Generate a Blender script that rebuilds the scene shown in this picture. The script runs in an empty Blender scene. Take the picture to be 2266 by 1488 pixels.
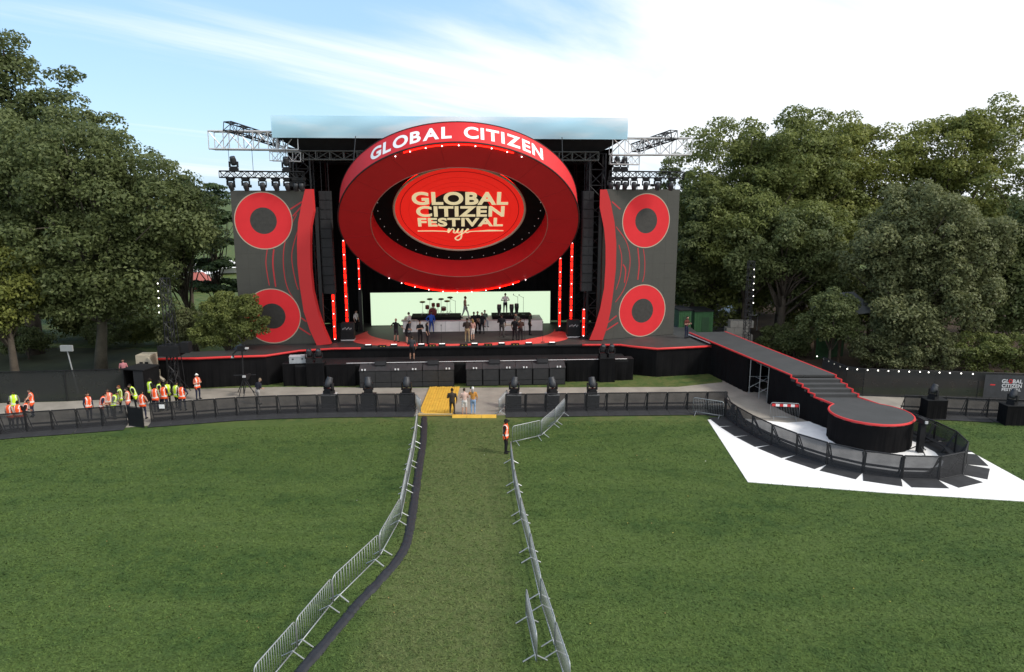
import bpy, bmesh, math, random
import numpy as np
from mathutils import Vector, Matrix

sc = bpy.context.scene
C = sc.collection
R = math.radians
PI = math.pi

# ------------------------------------------------------------------ camera
FPX, CAM_H, PITCH = 1600.0, 13.5, math.atan(319 / 1600.0)
cam = bpy.data.cameras.new('camera')
cam.sensor_width = 36.0
cam.lens = FPX / 2266 * 36.0
cam.clip_end = 4000
camo = bpy.data.objects.new('camera', cam)
C.objects.link(camo)
camo.location = (0, 0, CAM_H)
camo.rotation_euler = (PI / 2 - PITCH, 0, 0)
sc.camera = camo

# ------------------------------------------------------------------ light
SUN_AZ = math.atan2(-0.36, 0.93)       # direction towards the sun, in plan
SUN_EL = R(44)
sun_dir = Vector((math.cos(SUN_EL) * math.cos(SUN_AZ), math.cos(SUN_EL) * math.sin(SUN_AZ), math.sin(SUN_EL)))
sun = bpy.data.lights.new('sun', 'SUN')
sun.energy = 2.6
sun.angle = R(12.0)
sun.color = (1.0, 0.95, 0.87)
suno = bpy.data.objects.new('sun', sun)
C.objects.link(suno)
suno.rotation_euler = sun_dir.to_track_quat('Z', 'Y').to_euler()

world = bpy.data.worlds.new('World')
sc.world = world
world.use_nodes = True
wt = world.node_tree
for n in list(wt.nodes):
    wt.nodes.remove(n)
def wn(t, **kw):
    n = wt.nodes.new(t)
    for k, v in kw.items():
        setattr(n, k, v)
    return n
wl = wt.links.new
wout = wn('ShaderNodeOutputWorld')
bg = wn('ShaderNodeBackground')
bg.inputs['Strength'].default_value = 0.15
sky = wn('ShaderNodeTexSky', sky_type='NISHITA')
sky.sun_disc = False
sky.sun_elevation = SUN_EL
sky.sun_rotation = PI / 2 - SUN_AZ
sky.air_density = 1.0
sky.dust_density = 0.6
sky.ozone_density = 1.4
# thin cirrus: streaks on a high flat layer, denser towards the sun's side
tc = wn('ShaderNodeTexCoord')
sep = wn('ShaderNodeSeparateXYZ')
wl(tc.outputs['Generated'], sep.inputs[0])
zc = wn('ShaderNodeMath', operation='MAXIMUM'); zc.inputs[1].default_value = 0.0
wl(sep.outputs['Z'], zc.inputs[0])
za = wn('ShaderNodeMath', operation='ADD'); za.inputs[1].default_value = 0.10
wl(zc.outputs[0], za.inputs[0])
dx = wn('ShaderNodeMath', operation='DIVIDE'); wl(sep.outputs['X'], dx.inputs[0]); wl(za.outputs[0], dx.inputs[1])
dy = wn('ShaderNodeMath', operation='DIVIDE'); wl(sep.outputs['Y'], dy.inputs[0]); wl(za.outputs[0], dy.inputs[1])
comb = wn('ShaderNodeCombineXYZ'); wl(dx.outputs[0], comb.inputs[0]); wl(dy.outputs[0], comb.inputs[1])
mp0 = wn('ShaderNodeMapping'); wl(comb.outputs[0], mp0.inputs[0])
mp0.inputs['Rotation'].default_value = (0, 0, R(-52))
mp = wn('ShaderNodeMapping'); wl(mp0.outputs[0], mp.inputs[0])
mp.inputs['Scale'].default_value = (0.20, 0.95, 1.0)
mp.inputs['Location'].default_value = (4.1, 3.2, 0)
n1 = wn('ShaderNodeTexNoise'); n1.inputs['Scale'].default_value = 0.75; n1.inputs['Detail'].default_value = 9; n1.inputs['Roughness'].default_value = 0.56; n1.inputs['Distortion'].default_value = 0.5
wl(mp.outputs[0], n1.inputs['Vector'])
vd = wn('ShaderNodeVectorMath', operation='DOT_PRODUCT'); vd.inputs[1].default_value = (0.93, -0.36, 0.0)
wl(tc.outputs['Generated'], vd.inputs[0])
ma = wn('ShaderNodeMath', operation='MULTIPLY_ADD'); ma.inputs[1].default_value = 0.42; wl(vd.outputs['Value'], ma.inputs[0]); wl(n1.outputs['Fac'], ma.inputs[2])
# low sky is milkier
lowh = wn('ShaderNodeMapRange'); lowh.inputs['From Min'].default_value = 0.0; lowh.inputs['From Max'].default_value = 0.30; lowh.inputs['To Min'].default_value = 0.10; lowh.inputs['To Max'].default_value = 0.0
wl(sep.outputs['Z'], lowh.inputs['Value'])
ad = wn('ShaderNodeMath', operation='ADD'); wl(ma.outputs[0], ad.inputs[0]); wl(lowh.outputs[0], ad.inputs[1])
cr = wn('ShaderNodeMapRange', interpolation_type='SMOOTHSTEP'); cr.inputs['From Min'].default_value = 0.31; cr.inputs['From Max'].default_value = 0.56; cr.inputs['To Min'].default_value = 0.0
wl(ad.outputs[0], cr.inputs['Value'])
mixw = wn('ShaderNodeMix', data_type='RGBA')
wl(cr.outputs[0], mixw.inputs[0])
haze_ = wn('ShaderNodeMix', data_type='RGBA'); haze_.inputs[0].default_value = 0.62
wl(sky.outputs[0], haze_.inputs[6]); haze_.inputs[7].default_value = (2.9, 4.7, 7.0, 1)
wl(haze_.outputs[2], mixw.inputs[6])
mixw.inputs[7].default_value = (6.3, 6.6, 6.9, 1)
wl(mixw.outputs[2], bg.inputs['Color'])
wl(bg.outputs[0], wout.inputs[0])

sc.view_settings.view_transform = 'Standard'
sc.view_settings.look = 'None'
sc.view_settings.exposure = 0.24
sc.view_settings.gamma = 1.0
sc.cycles.max_bounces = 6
sc.cycles.transparent_max_bounces = 12

# ------------------------------------------------------------------ survey helpers (measured points -> metres)
_c, _s = math.cos(PITCH), math.sin(PITCH)
def _ray(px, py):
    x = (px - 1133) / FPX; v = (744 - py) / FPX
    return (x, _c + v * _s, -_s + v * _c)
def G(px, py, z=0.0):
    d = _ray(px, py); t = (z - CAM_H) / d[2]
    return Vector((d[0] * t, d[1] * t, z))
def P(px, py, Y):
    d = _ray(px, py); t = Y / d[1]
    return Vector((d[0] * t, Y, CAM_H + d[2] * t))
ST_O, ST_R = Vector((-3.9, 52.9, 0)), R(4)
def S(u, v, z=0.0):                 # stage frame: u to the right along the front, v to the back
    return Vector((ST_O.x + u * math.cos(ST_R) - v * math.sin(ST_R), ST_O.y + u * math.sin(ST_R) + v * math.cos(ST_R), z))

# ------------------------------------------------------------------ materials
MATS = {}
def mat(name, col, rough=0.7, metal=0.0, var=0.12, vscale=3.0, emit=None, estr=0.0, bump=0.0, bscale=30.0, alpha=None, coords='Object', spec=0.4):
    if name in MATS:
        return MATS[name]
    m = bpy.data.materials.new(name); m.use_nodes = True
    nt = m.node_tree; b = nt.nodes['Principled BSDF']
    b.inputs['Roughness'].default_value = rough
    b.inputs['Metallic'].default_value = metal
    b.inputs['Specular IOR Level'].default_value = spec
    c4 = (*col, 1)
    if var > 0:
        t = nt.nodes.new('ShaderNodeTexCoord')
        n = nt.nodes.new('ShaderNodeTexNoise'); n.inputs['Scale'].default_value = vscale; n.inputs['Detail'].default_value = 6; n.inputs['Roughness'].default_value = 0.65
        nt.links.new(t.outputs[coords], n.inputs['Vector'])
        mr = nt.nodes.new('ShaderNodeMapRange'); mr.inputs['From Min'].default_value = 0.25; mr.inputs['From Max'].default_value = 0.75
        mr.inputs['To Min'].default_value = 1 - var; mr.inputs['To Max'].default_value = 1 + var
        nt.links.new(n.outputs['Fac'], mr.inputs['Value'])
        mx = nt.nodes.new('ShaderNodeVectorMath'); mx.operation = 'SCALE'; mx.inputs[0].default_value = col
        nt.links.new(mr.outputs[0], mx.inputs['Scale'])
        nt.links.new(mx.outputs[0], b.inputs['Base Color'])
    else:
        b.inputs['Base Color'].default_value = c4
    if bump > 0:
        t2 = nt.nodes.new('ShaderNodeTexCoord')
        n2 = nt.nodes.new('ShaderNodeTexNoise'); n2.inputs['Scale'].default_value = bscale; n2.inputs['Detail'].default_value = 4
        nt.links.new(t2.outputs[coords], n2.inputs['Vector'])
        bp = nt.nodes.new('ShaderNodeBump'); bp.inputs['Strength'].default_value = bump; bp.inputs['Distance'].default_value = 0.03
        nt.links.new(n2.outputs['Fac'], bp.inputs['Height']); nt.links.new(bp.outputs[0], b.inputs['Normal'])
    if emit is not None:
        b.inputs['Emission Color'].default_value = (*emit, 1)
        b.inputs['Emission Strength'].default_value = estr
    if alpha is not None:
        b.inputs['Alpha'].default_value = alpha
    MATS[name] = m
    return m

BLACK = mat('black_cloth', (0.0085, 0.0082, 0.0088), 0.95, var=0.35, vscale=0.8, bump=0.3, bscale=3, spec=0.08)
BLACKP = mat('black_paint', (0.013, 0.013, 0.014), 0.65, var=0.3, vscale=2, spec=0.2)
BLACKM = mat('black_metal', (0.02, 0.02, 0.022), 0.45, 0.3, var=0.3)
DGREY = mat('dark_grey_cloth', (0.020, 0.020, 0.022), 0.9, var=0.25, vscale=1.0, bump=0.4, bscale=2.5)
DECK = mat('stage_deck_black', (0.042, 0.041, 0.039), 0.6, var=0.28, vscale=1.2)
REDTRIM = mat('red_trim', (0.62, 0.035, 0.035), 0.5, var=0.08)
REDCARPET = mat('red_floor_paint', (0.78, 0.085, 0.075), 0.6, var=0.15, vscale=1.5)
REDCLOTH = mat('red_ring_cloth', (0.60, 0.014, 0.018), 0.6, var=0.07, vscale=0.7, bump=0.15, bscale=1.5)
REDDISC = mat('red_disc_vinyl', (0.75, 0.02, 0.015), 0.4, var=0.06, vscale=1.0, emit=(0.85, 0.02, 0.012), estr=0.5)  # glow added to brighten the red; the disc is no lamp
CREAM = mat('cream_lettering', (0.78, 0.68, 0.42), 0.5, var=0.04, emit=(0.85, 0.72, 0.42), estr=0.5)  # disc letters are lifted by an added glow, not lit from inside
BEIGE = mat('beige_rim', (0.55, 0.46, 0.36), 0.6, var=0.1)
WHITE = mat('white_lettering', (0.85, 0.84, 0.84), 0.5, var=0.03)
STEEL = mat('galvanised_steel', (0.34, 0.355, 0.36), 0.42, 0.45, var=0.12, vscale=6)
ALU = mat('aluminium_truss', (0.62, 0.60, 0.60), 0.4, 0.35, var=0.12)
LEDRED = mat('red_led', (0.5, 0.01, 0.0), 0.4, var=0.0, emit=(1.0, 0.008, 0.003), estr=3.2)
LEDWHITE = mat('white_led', (0.9, 0.9, 0.9), 0.4, var=0.0, emit=(1.0, 0.80, 0.80), estr=3.5)
BULB = mat('festoon_bulb', (0.9, 0.9, 0.85), 0.3, var=0.0, emit=(1.0, 0.95, 0.85), estr=3.0)
MINT = mat('mint_led_screen', (0.1, 0.1, 0.1), 0.4, var=0.0, emit=(0.74, 0.93, 0.66), estr=0.84)
YELLOW = mat('yellow_mat', (0.62, 0.36, 0.045), 0.75, var=0.16, vscale=2.5)
WHITEF = mat('white_flooring', (0.80, 0.78, 0.76), 0.6, var=0.10, vscale=1.6, bump=0.25, bscale=1.2)
PLATE = mat('barricade_floor_plate', (0.03, 0.03, 0.032), 0.75, 0.1, var=0.4, vscale=2.2, bump=0.2)
CABLE = mat('black_cable_cover', (0.02, 0.021, 0.025), 0.6, var=0.3, vscale=4, bump=0.4, bscale=6)
TAN = mat('tan_machine_paint', (0.42, 0.36, 0.27), 0.6, var=0.2, vscale=3)
RUBBER = mat('rubber', (0.02, 0.02, 0.02), 0.9, var=0.3)
GLASS = mat('lens_glass', (0.02, 0.025, 0.03), 0.08, var=0.0, spec=0.8)
PALEGREY = mat('pale_grey_paint', (0.5, 0.5, 0.5), 0.6, var=0.1)
GREENBOX = mat('green_cabin_paint', (0.03, 0.10, 0.035), 0.6, var=0.2)
ROOFGREY = mat('grey_roof_shingle', (0.13, 0.135, 0.135), 0.8, var=0.25, vscale=2)
TIMBER = mat('dark_timber', (0.08, 0.055, 0.035), 0.8, var=0.3)
STONE = mat('pale_stone', (0.34, 0.31, 0.27), 0.85, var=0.25, vscale=1.5, bump=0.4, bscale=4)
BARK = mat('bark', (0.075, 0.06, 0.045), 0.95, var=0.35, vscale=3, bump=0.6, bscale=8)
BARKP = mat('pale_bark', (0.105, 0.092, 0.068), 0.95, var=0.35, vscale=2, bump=0.6, bscale=8)

def mesh_screen_mat(name, col, hole):
    m = bpy.data.materials.new(name); m.use_nodes = True
    nt = m.node_tree; b = nt.nodes['Principled BSDF']; out = nt.nodes['Material Output']
    b.inputs['Base Color'].default_value = (*col, 1); b.inputs['Roughness'].default_value = 0.8
    t = nt.nodes.new('ShaderNodeBsdfTransparent'); mx = nt.nodes.new('ShaderNodeMixShader')
    tc_ = nt.nodes.new('ShaderNodeTexCoord'); n = nt.nodes.new('ShaderNodeTexNoise'); n.inputs['Scale'].default_value = 2.0
    nt.links.new(tc_.outputs['Object'], n.inputs['Vector'])
    mr = nt.nodes.new('ShaderNodeMapRange'); mr.inputs['To Min'].default_value = hole - 0.08; mr.inputs['To Max'].default_value = hole + 0.08
    nt.links.new(n.outputs['Fac'], mr.inputs['Value']); nt.links.new(mr.outputs[0], mx.inputs[0])
    nt.links.new(b.outputs[0], mx.inputs[1]); nt.links.new(t.outputs[0], mx.inputs[2]); nt.links.new(mx.outputs[0], out.inputs[0])
    return m
MESHSCREEN = mesh_screen_mat('perforated_black_mesh', (0.018, 0.018, 0.020), 0.16)
FENCEMESH = mesh_screen_mat('fence_privacy_mesh', (0.015, 0.0165, 0.016), 0.09)

def leaf_mat(name, dark, light, trans=0.42):
    m = bpy.data.materials.new(name); m.use_nodes = True
    nt = m.node_tree; b = nt.nodes['Principled BSDF']; out = nt.nodes['Material Output']
    g = nt.nodes.new('ShaderNodeNewGeometry')
    rp = nt.nodes.new('ShaderNodeValToRGB')
    rp.color_ramp.elements[0].color = (*dark, 1); rp.color_ramp.elements[1].color = (*light, 1)
    tcx = nt.nodes.new('ShaderNodeTexCoord'); n = nt.nodes.new('ShaderNodeTexNoise'); n.inputs['Scale'].default_value = 0.35; n.inputs['Detail'].default_value = 2
    nt.links.new(tcx.outputs['Object'], n.inputs['Vector'])
    a = nt.nodes.new('ShaderNodeMath'); a.operation = 'MULTIPLY_ADD'; a.inputs[1].default_value = 0.6
    nt.links.new(g.outputs['Random Per Island'], a.inputs[0])
    s2 = nt.nodes.new('ShaderNodeMath'); s2.operation = 'MULTIPLY_ADD'; s2.inputs[1].default_value = 1.2; s2.inputs[2].default_value = -0.42
    nt.links.new(n.outputs['Fac'], s2.inputs[0]); nt.links.new(s2.outputs[0], a.inputs[2])
    nt.links.new(a.outputs[0], rp.inputs[0])
    nt.links.new(rp.outputs[0], b.inputs['Base Color'])
    b.inputs['Roughness'].default_value = 0.55; b.inputs['Specular IOR Level'].default_value = 0.3
    tr = nt.nodes.new('ShaderNodeBsdfTranslucent'); nt.links.new(rp.outputs[0], tr.inputs[0])
    mx = nt.nodes.new('ShaderNodeMixShader'); mx.inputs[0].default_value = trans
    nt.links.new(b.outputs[0], mx.inputs[1]); nt.links.new(tr.outputs[0], mx.inputs[2]); nt.links.new(mx.outputs[0], out.inputs[0])
    return m
LEAF_DARK = leaf_mat('leaf_deep_green', (0.066, 0.090, 0.030), (0.185, 0.215, 0.080))
LEAF_MID = leaf_mat('leaf_mid_green', (0.085, 0.110, 0.030), (0.250, 0.280, 0.080))
LEAF_YEL = leaf_mat('leaf_yellow_green', (0.10, 0.125, 0.028), (0.310, 0.325, 0.080))
LEAF_GREY = leaf_mat('leaf_grey_green', (0.098, 0.115, 0.048), (0.235, 0.250, 0.110))
LEAF_PINE = leaf_mat('pine_needles', (0.025, 0.048, 0.018), (0.06, 0.10, 0.03), 0.15)

# ------------------------------------------------------------------ mesh helpers
class MB:
    def __init__(self):
        self.v = []; self.f = []; self.mi = []
        self.cur = 0
    def add(self, vs, fs):
        o = len(self.v)
        self.v += [tuple(p) for p in vs]
        for f in fs:
            self.f.append(tuple(i + o for i in f)); self.mi.append(self.cur)
        return self
    def box(self, x0, x1, y0, y1, z0, z1, M=None):
        vs = [Vector(p) for p in ((x0, y0, z0), (x1, y0, z0), (x1, y1, z0), (x0, y1, z0), (x0, y0, z1), (x1, y0, z1), (x1, y1, z1), (x0, y1, z1))]
        if M is not None: vs = [M @ p for p in vs]
        return self.add(vs, [(3, 2, 1, 0), (4, 5, 6, 7), (0, 1, 5, 4), (1, 2, 6, 5), (2, 3, 7, 6), (3, 0, 4, 7)])
    def cbox(self, c, sx, sy, sz, M=None):
        return self.box(c[0] - sx / 2, c[0] + sx / 2, c[1] - sy / 2, c[1] + sy / 2, c[2] - sz / 2, c[2] + sz / 2, M)
    def tube(self, pts, r, n=6, closed=False, caps=True):
        pts = [Vector(p) for p in pts]
        k = len(pts)
        rs = r if isinstance(r, (list, tuple)) else [r] * k
        rings = []
        prev = None
        for i, p in enumerate(pts):
            if closed: d = pts[(i + 1) % k] - pts[i - 1]
            elif i == 0: d = pts[1] - p
            elif i == k - 1: d = p - pts[i - 1]
            else: d = (pts[i + 1] - p).normalized() + (p - pts[i - 1]).normalized()
            if d.length < 1e-9: d = Vector((0, 0, 1))
            d.normalize()
            if prev is None:
                a = d.orthogonal().normalized()
                if abs(d.z) < 0.9: a = d.cross(Vector((0, 0, 1))).normalized()
            else:
                a = (prev - d * prev.dot(d))
                a = a.normalized() if a.length > 1e-6 else d.orthogonal().normalized()
            prev = a
            b = d.cross(a)
            rings.append([p + (a * math.cos(2 * PI * j / n) + b * math.sin(2 * PI * j / n)) * rs[i] for j in range(n)])
        vs = [q for rg in rings for q in rg]
        fs = []
        for i in range(k if closed else k - 1):
            i2 = (i + 1) % k
            for j in range(n):
                j2 = (j + 1) % n
                fs.append((i * n + j, i * n + j2, i2 * n + j2, i2 * n + j))
        if caps and not closed:
            fs.append(tuple(range(n - 1, -1, -1))); fs.append(tuple((k - 1) * n + j for j in range(n)))
        return self.add(vs, fs)
    def prism(self, outline, z0, z1):
        n = len(outline)
        vs = [(p[0], p[1], z0) for p in outline] + [(p[0], p[1], z1) for p in outline]
        fs = [tuple(range(n - 1, -1, -1)), tuple(range(n, 2 * n))]
        for i in range(n):
            j = (i + 1) % n
            fs.append((i, j, n + j, n + i))
        return self.add(vs, fs)
    def lathe(self, prof, n=16, M=None, cap=True):
        vs = []; fs = []
        for (r, z) in prof:
            for j in range(n):
                a = 2 * PI * j / n
                p = Vector((r * math.cos(a), r * math.sin(a), z))
                vs.append(M @ p if M is not None else p)
        for i in range(len(prof) - 1):
            for j in range(n):
                j2 = (j + 1) % n
                fs.append((i * n + j, i * n + j2, (i + 1) * n + j2, (i + 1) * n + j))
        if cap:
            fs.append(tuple(range(n - 1, -1, -1))); fs.append(tuple((len(prof) - 1) * n + j for j in range(n)))
        return self.add(vs, fs)
    def mesh(self, name, mats, smooth=False):
        me = bpy.data.meshes.new(name)
        me.from_pydata(self.v, [], self.f)
        if not isinstance(mats, (list, tuple)): mats = [mats]
        for m in mats: me.materials.append(m)
        if len(mats) > 1: me.polygons.foreach_set('material_index', self.mi)
        if smooth: me.polygons.foreach_set('use_smooth', [True] * len(me.polygons))
        me.update()
        return me
    def build(self, name, mats, parent=None, smooth=False, loc=None, rz=None):
        return put(name, self.mesh(name, mats, smooth), parent, loc, rz)

def put(name, me, parent=None, loc=None, rz=None):
    o = bpy.data.objects.new(name, me); C.objects.link(o)
    if parent is not None: o.parent = parent
    if loc is not None: o.location = loc
    if rz is not None: o.rotation_euler = (0, 0, rz)
    return o
def tag(o, label=None, cat=None, group=None, kind=None):
    if label: o['label'] = label
    if cat: o['category'] = cat
    if group: o['group'] = group
    if kind: o['kind'] = kind
    return o
def thing(name, label, cat, loc=(0, 0, 0), rz=0, group=None):
    o = bpy.data.objects.new(name, None); C.objects.link(o)
    o.empty_display_size = 0.2
    o.location = loc; o.rotation_euler = (0, 0, rz)
    return tag(o, label, cat, group)
def dup(root, loc, rz, label, group=None, scale=None):
    def rec(o, par):
        c = o.copy(); C.objects.link(c); c.parent = par
        for ch in o.children: rec(ch, c)
        return c
    r = rec(root, None)
    r.location = loc; r.rotation_euler = (0, 0, rz)
    if scale: r.scale = scale
    r['label'] = label
    if group: r['group'] = group
    return r
ORD = ['first', 'second', 'third', 'fourth', 'fifth', 'sixth', 'seventh', 'eighth', 'ninth', 'tenth', 'eleventh', 'twelfth', 'thirteenth', 'fourteenth', 'fifteenth', 'sixteenth', 'seventeenth', 'eighteenth', 'nineteenth', 'twentieth', 'twenty-first', 'twenty-second', 'twenty-third', 'twenty-fourth', 'twenty-fifth', 'twenty-sixth']

def glyphs(text, size=1.0, offset=0.0, extrude=0.0, space=1.0):
    cu = bpy.data.curves.new('lettering', 'FONT')
    cu.body = text; cu.size = size; cu.offset = offset; cu.extrude = extrude; cu.space_character = space
    cu.align_x = 'LEFT'; cu.resolution_u = 6
    o = bpy.data.objects.new('lettering', cu); C.objects.link(o)
    dg = bpy.context.evaluated_depsgraph_get(); dg.update()
    me = bpy.data.meshes.new_from_object(o.evaluated_get(dg))
    bpy.data.objects.remove(o); bpy.data.curves.remove(cu)
    return me
def fit_text(text, w, h, cx, cy, z=0.0, offset=0.03, extrude=0.01, space=1.05):
    """text mesh scaled into a w x h box centred on (cx, cy) in its local XY plane"""
    me = glyphs(text, 1.0, offset, extrude, space)
    co = np.empty(len(me.vertices) * 3); me.vertices.foreach_get('co', co); co = co.reshape(-1, 3)
    mn, mx = co.min(0), co.max(0)
    co[:, 0] = (co[:, 0] - (mn[0] + mx[0]) / 2) * (w / (mx[0] - mn[0])) + cx
    co[:, 1] = (co[:, 1] - (mn[1] + mx[1]) / 2) * (h / (mx[1] - mn[1])) + cy
    co[:, 2] += z
    me.vertices.foreach_set('co', co.ravel()); me.update()
    return me

# ================================================================== GROUND
def lawn_material(blade=False):
    m = bpy.data.materials.new('grass_blade' if blade else 'lawn_grass'); m.use_nodes = True
    nt = m.node_tree; b = nt.nodes['Principled BSDF']; L = nt.links.new
    def N(t, **kw):
        n = nt.nodes.new(t)
        for k, v in kw.items(): setattr(n, k, v)
        return n
    def noise(scale, det=4, rough=0.6, vec=None, dist=0.0):
        n = N('ShaderNodeTexNoise'); n.inputs['Scale'].default_value = scale; n.inputs['Detail'].default_value = det; n.inputs['Roughness'].default_value = rough; n.inputs['Distortion'].default_value = dist
        L(vec, n.inputs['Vector']); return n.outputs['Fac']
    def rng(v, a, b_, c=0.0, d=1.0):
        n = N('ShaderNodeMapRange', interpolation_type='SMOOTHSTEP')
        n.inputs['From Min'].default_value = a; n.inputs['From Max'].default_value = b_; n.inputs['To Min'].default_value = c; n.inputs['To Max'].default_value = d
        L(v, n.inputs['Value']); return n.outputs[0]
    def math_(op, a, b_):
        n = N('ShaderNodeMath', operation=op)
        for i, v in enumerate((a, b_)):
            if isinstance(v, (int, float)): n.inputs[i].default_value = v
            else: L(v, n.inputs[i])
        return n.outputs[0]
    def mix(f, a, b_):
        n = N('ShaderNodeMix', data_type='RGBA'); L(f, n.inputs[0])
        for i, v in ((6, a), (7, b_)):
            if isinstance(v, tuple): n.inputs[i].default_value = (*v, 1)
            else: L(v, n.inputs[i])
        return n.outputs[2]
    tc = N('ShaderNodeTexCoord').outputs['Object']
    sep = N('ShaderNodeSeparateXYZ'); L(tc, sep.inputs[0])
    mpb = N('ShaderNodeMapping'); L(tc, mpb.inputs[0]); mpb.inputs['Rotation'].default_value = (0, 0, R(-20)); mpb.inputs['Scale'].default_value = (0.5, 1.6, 1)
    big = rng(noise(0.20, 5, 0.65, mpb.outputs[0], 0.8), 0.34, 0.66)
    mid = noise(1.1, 6, 0.7, tc, 0.8)
    mp = N('ShaderNodeMapping'); L(tc, mp.inputs[0]); mp.inputs['Rotation'].default_value = (0, 0, R(35)); mp.inputs['Scale'].default_value = (3.0, 9.0, 1)
    fine = noise(1.0, 6, 0.75, mp.outputs[0], 0.5)
    vfine = noise(26, 3, 0.7, tc)
    col = mix(big, (0.036, 0.068, 0.018), (0.084, 0.120, 0.034))
    col = mix(rng(mid, 0.34, 0.70), col, (0.074, 0.112, 0.027))
    col = mix(rng(fine, 0.42, 0.75, 0, 0.7), col, (0.034, 0.068, 0.014))
    tuft = noise(5.5, 5, 0.75, tc, 1.2)
    col = mix(rng(tuft, 0.50, 0.72, 0, 0.5), col, (0.028, 0.052, 0.010))
    col = mix(rng(vfine, 0.50, 0.78, 0, 0.45), col, (0.080, 0.105, 0.032))
    # trampled lane between the steel barriers
    xw = math_('ADD', sep.outputs['X'], math_('MULTIPLY', math_('SUBTRACT', noise(0.5, 4, 0.6, tc), 0.5), 1.6))
    lane = math_('MULTIPLY', rng(xw, -5.2, -3.9), rng(xw, -0.9, 0.9, 1.0, 0.0))
    lane = math_('MULTIPLY', lane, rng(sep.outputs['Y'], 42.4, 43.0, 1.0, 0.0))
    laneN = math_('MULTIPLY', lane, rng(noise(3.2, 6, 0.7, tc, 0.6), 0.30, 0.66, 0.25, 0.95))
    col = mix(laneN, col, (0.098, 0.116, 0.042))
    # thin dry edge along the concrete
    edge = math_('MULTIPLY', rng(sep.outputs['Y'], 40.2, 42.8), rng(mid, 0.40, 0.64))
    col = mix(math_('MULTIPLY', edge, 0.7), col, (0.125, 0.125, 0.045))
    if blade:
        geo = N('ShaderNodeNewGeometry'); k_ = rng(geo.outputs['Random Per Island'], 0.0, 1.0, 0.90, 1.32)
        sc_n = N('ShaderNodeVectorMath', operation='SCALE'); L(col, sc_n.inputs[0]); L(k_, sc_n.inputs['Scale']); col = sc_n.outputs[0]
    L(col, b.inputs['Base Color'])
    b.inputs['Roughness'].default_value = 0.85; b.inputs['Specular IOR Level'].default_value = 0.15
    bp = N('ShaderNodeBump'); bp.inputs['Strength'].default_value = 0.5; bp.inputs['Distance'].default_value = 0.06
    L(math_('ADD', vfine, fine), bp.inputs['Height'])
    if not blade: L(bp.outputs[0], b.inputs['Normal'])
    return m
LAWN = lawn_material()
mb = MB(); mb.add([(-900, -60, 0), (900, -60, 0), (900, 1500, 0), (-900, 1500, 0)], [(0, 1, 2, 3)])
lawn = tag(mb.build('lawn', LAWN), kind='structure')

CONCRETE = mat('concrete_path', (0.265, 0.237, 0.20), 0.9, var=0.28, vscale=0.55, bump=0.2, bscale=20)
front = [G(-120, 985), G(0, 971), G(150, 957), G(330, 943), G(430, 935), G(560, 927), G(760, 922), G(1000, 921), G(1350, 917), G(1600, 914)]
pathpts = [(p.x, p.y) for p in front] + [(13.2, 41.2), (16.6, 39.2), (22.6, 41.5), (34, 42.5), (46, 44), (46, 47.2), (34, 46.6), (24, 47.5), (22.0, 52), (15.6, 52), (15.2, 50.6)]
back = [G(1500, 857), G(1250, 858), G(900, 859), G(620, 857), G(409, 862), G(300, 880), G(150, 889), G(0, 893), G(-120, 897)]
pathpts += [(p.x, p.y) for p in back]
mb = MB(); mb.add([(x, y, 0.012) for x, y in pathpts], [tuple(range(len(pathpts)))])
tag(mb.build('path', CONCRETE), kind='structure')

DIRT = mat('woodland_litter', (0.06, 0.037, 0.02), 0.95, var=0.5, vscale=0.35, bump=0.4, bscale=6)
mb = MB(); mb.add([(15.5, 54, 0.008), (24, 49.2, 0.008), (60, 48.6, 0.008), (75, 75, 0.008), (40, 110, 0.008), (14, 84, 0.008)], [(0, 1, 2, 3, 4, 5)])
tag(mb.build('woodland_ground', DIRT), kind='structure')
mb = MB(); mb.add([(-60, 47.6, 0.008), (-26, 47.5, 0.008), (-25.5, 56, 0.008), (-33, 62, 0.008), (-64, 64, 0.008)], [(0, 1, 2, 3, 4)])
tag(mb.build('woodland_ground', mat('dark_turf_litter', (0.036, 0.040, 0.016), 0.95, var=0.5, vscale=0.35, bump=0.4, bscale=6)), kind='structure')  # darker, greener litter tone for the left side

# white flooring round the runway
wpts = [G(1566, 930), G(1655, 1068), G(1960, 1092), G(2266, 1111), G(2420, 1121), G(2266, 1066), G(2128, 990)]
wpoly = [(p.x, p.y) for p in wpts] + [(22.4, 39.8), (20.6, 42.0), (16.4, 41.2), (14.0, 42.0)]
mb = MB(); mb.prism(wpoly, 0.004, 0.03)
tag(mb.build('white_floor_sheet', WHITEF), 'bright white floor sheeting laid on the grass around the round runway end', 'flooring')

# ================================================================== STAGE
stage = thing('stage_platform', 'wide black stage platform with red edging and dark deck', 'stage', S(0, 0, 0))
Minv = Matrix.Translation(-stage.location)
def loc(p): return Vector(p) - stage.location
ZD = 2.2
frontline = [(-24.7, 48.8), (-21.8, 49.0), (-19.5, 49.5), (-17.4, 49.8), (-15.5, 51.45), (-13.1, 52.2), (5.6, 53.5), (8.2, 53.5), (9.0, 52.9), (10.7, 52.1), (15.0, 53.05)]
deckpoly = frontline + [(15.3, 63), (-15.5, 63), (-20.6, 54.6), (-20.6, 51.3), (-24.7, 50.6)]
dp = [(x - stage.location.x, y - stage.location.y) for x, y in deckpoly]
MB().prism(dp, ZD - 0.16, ZD).build('deck', DECK, stage)
def resample(pts, step):
    pts = [Vector(p) for p in pts]
    out = [pts[0].copy()]
    for a, b in zip(pts, pts[1:]):
        n = max(1, int((b - a).length / step))
        for i in range(1, n + 1): out.append(a.lerp(b, i / n))
    return out
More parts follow.
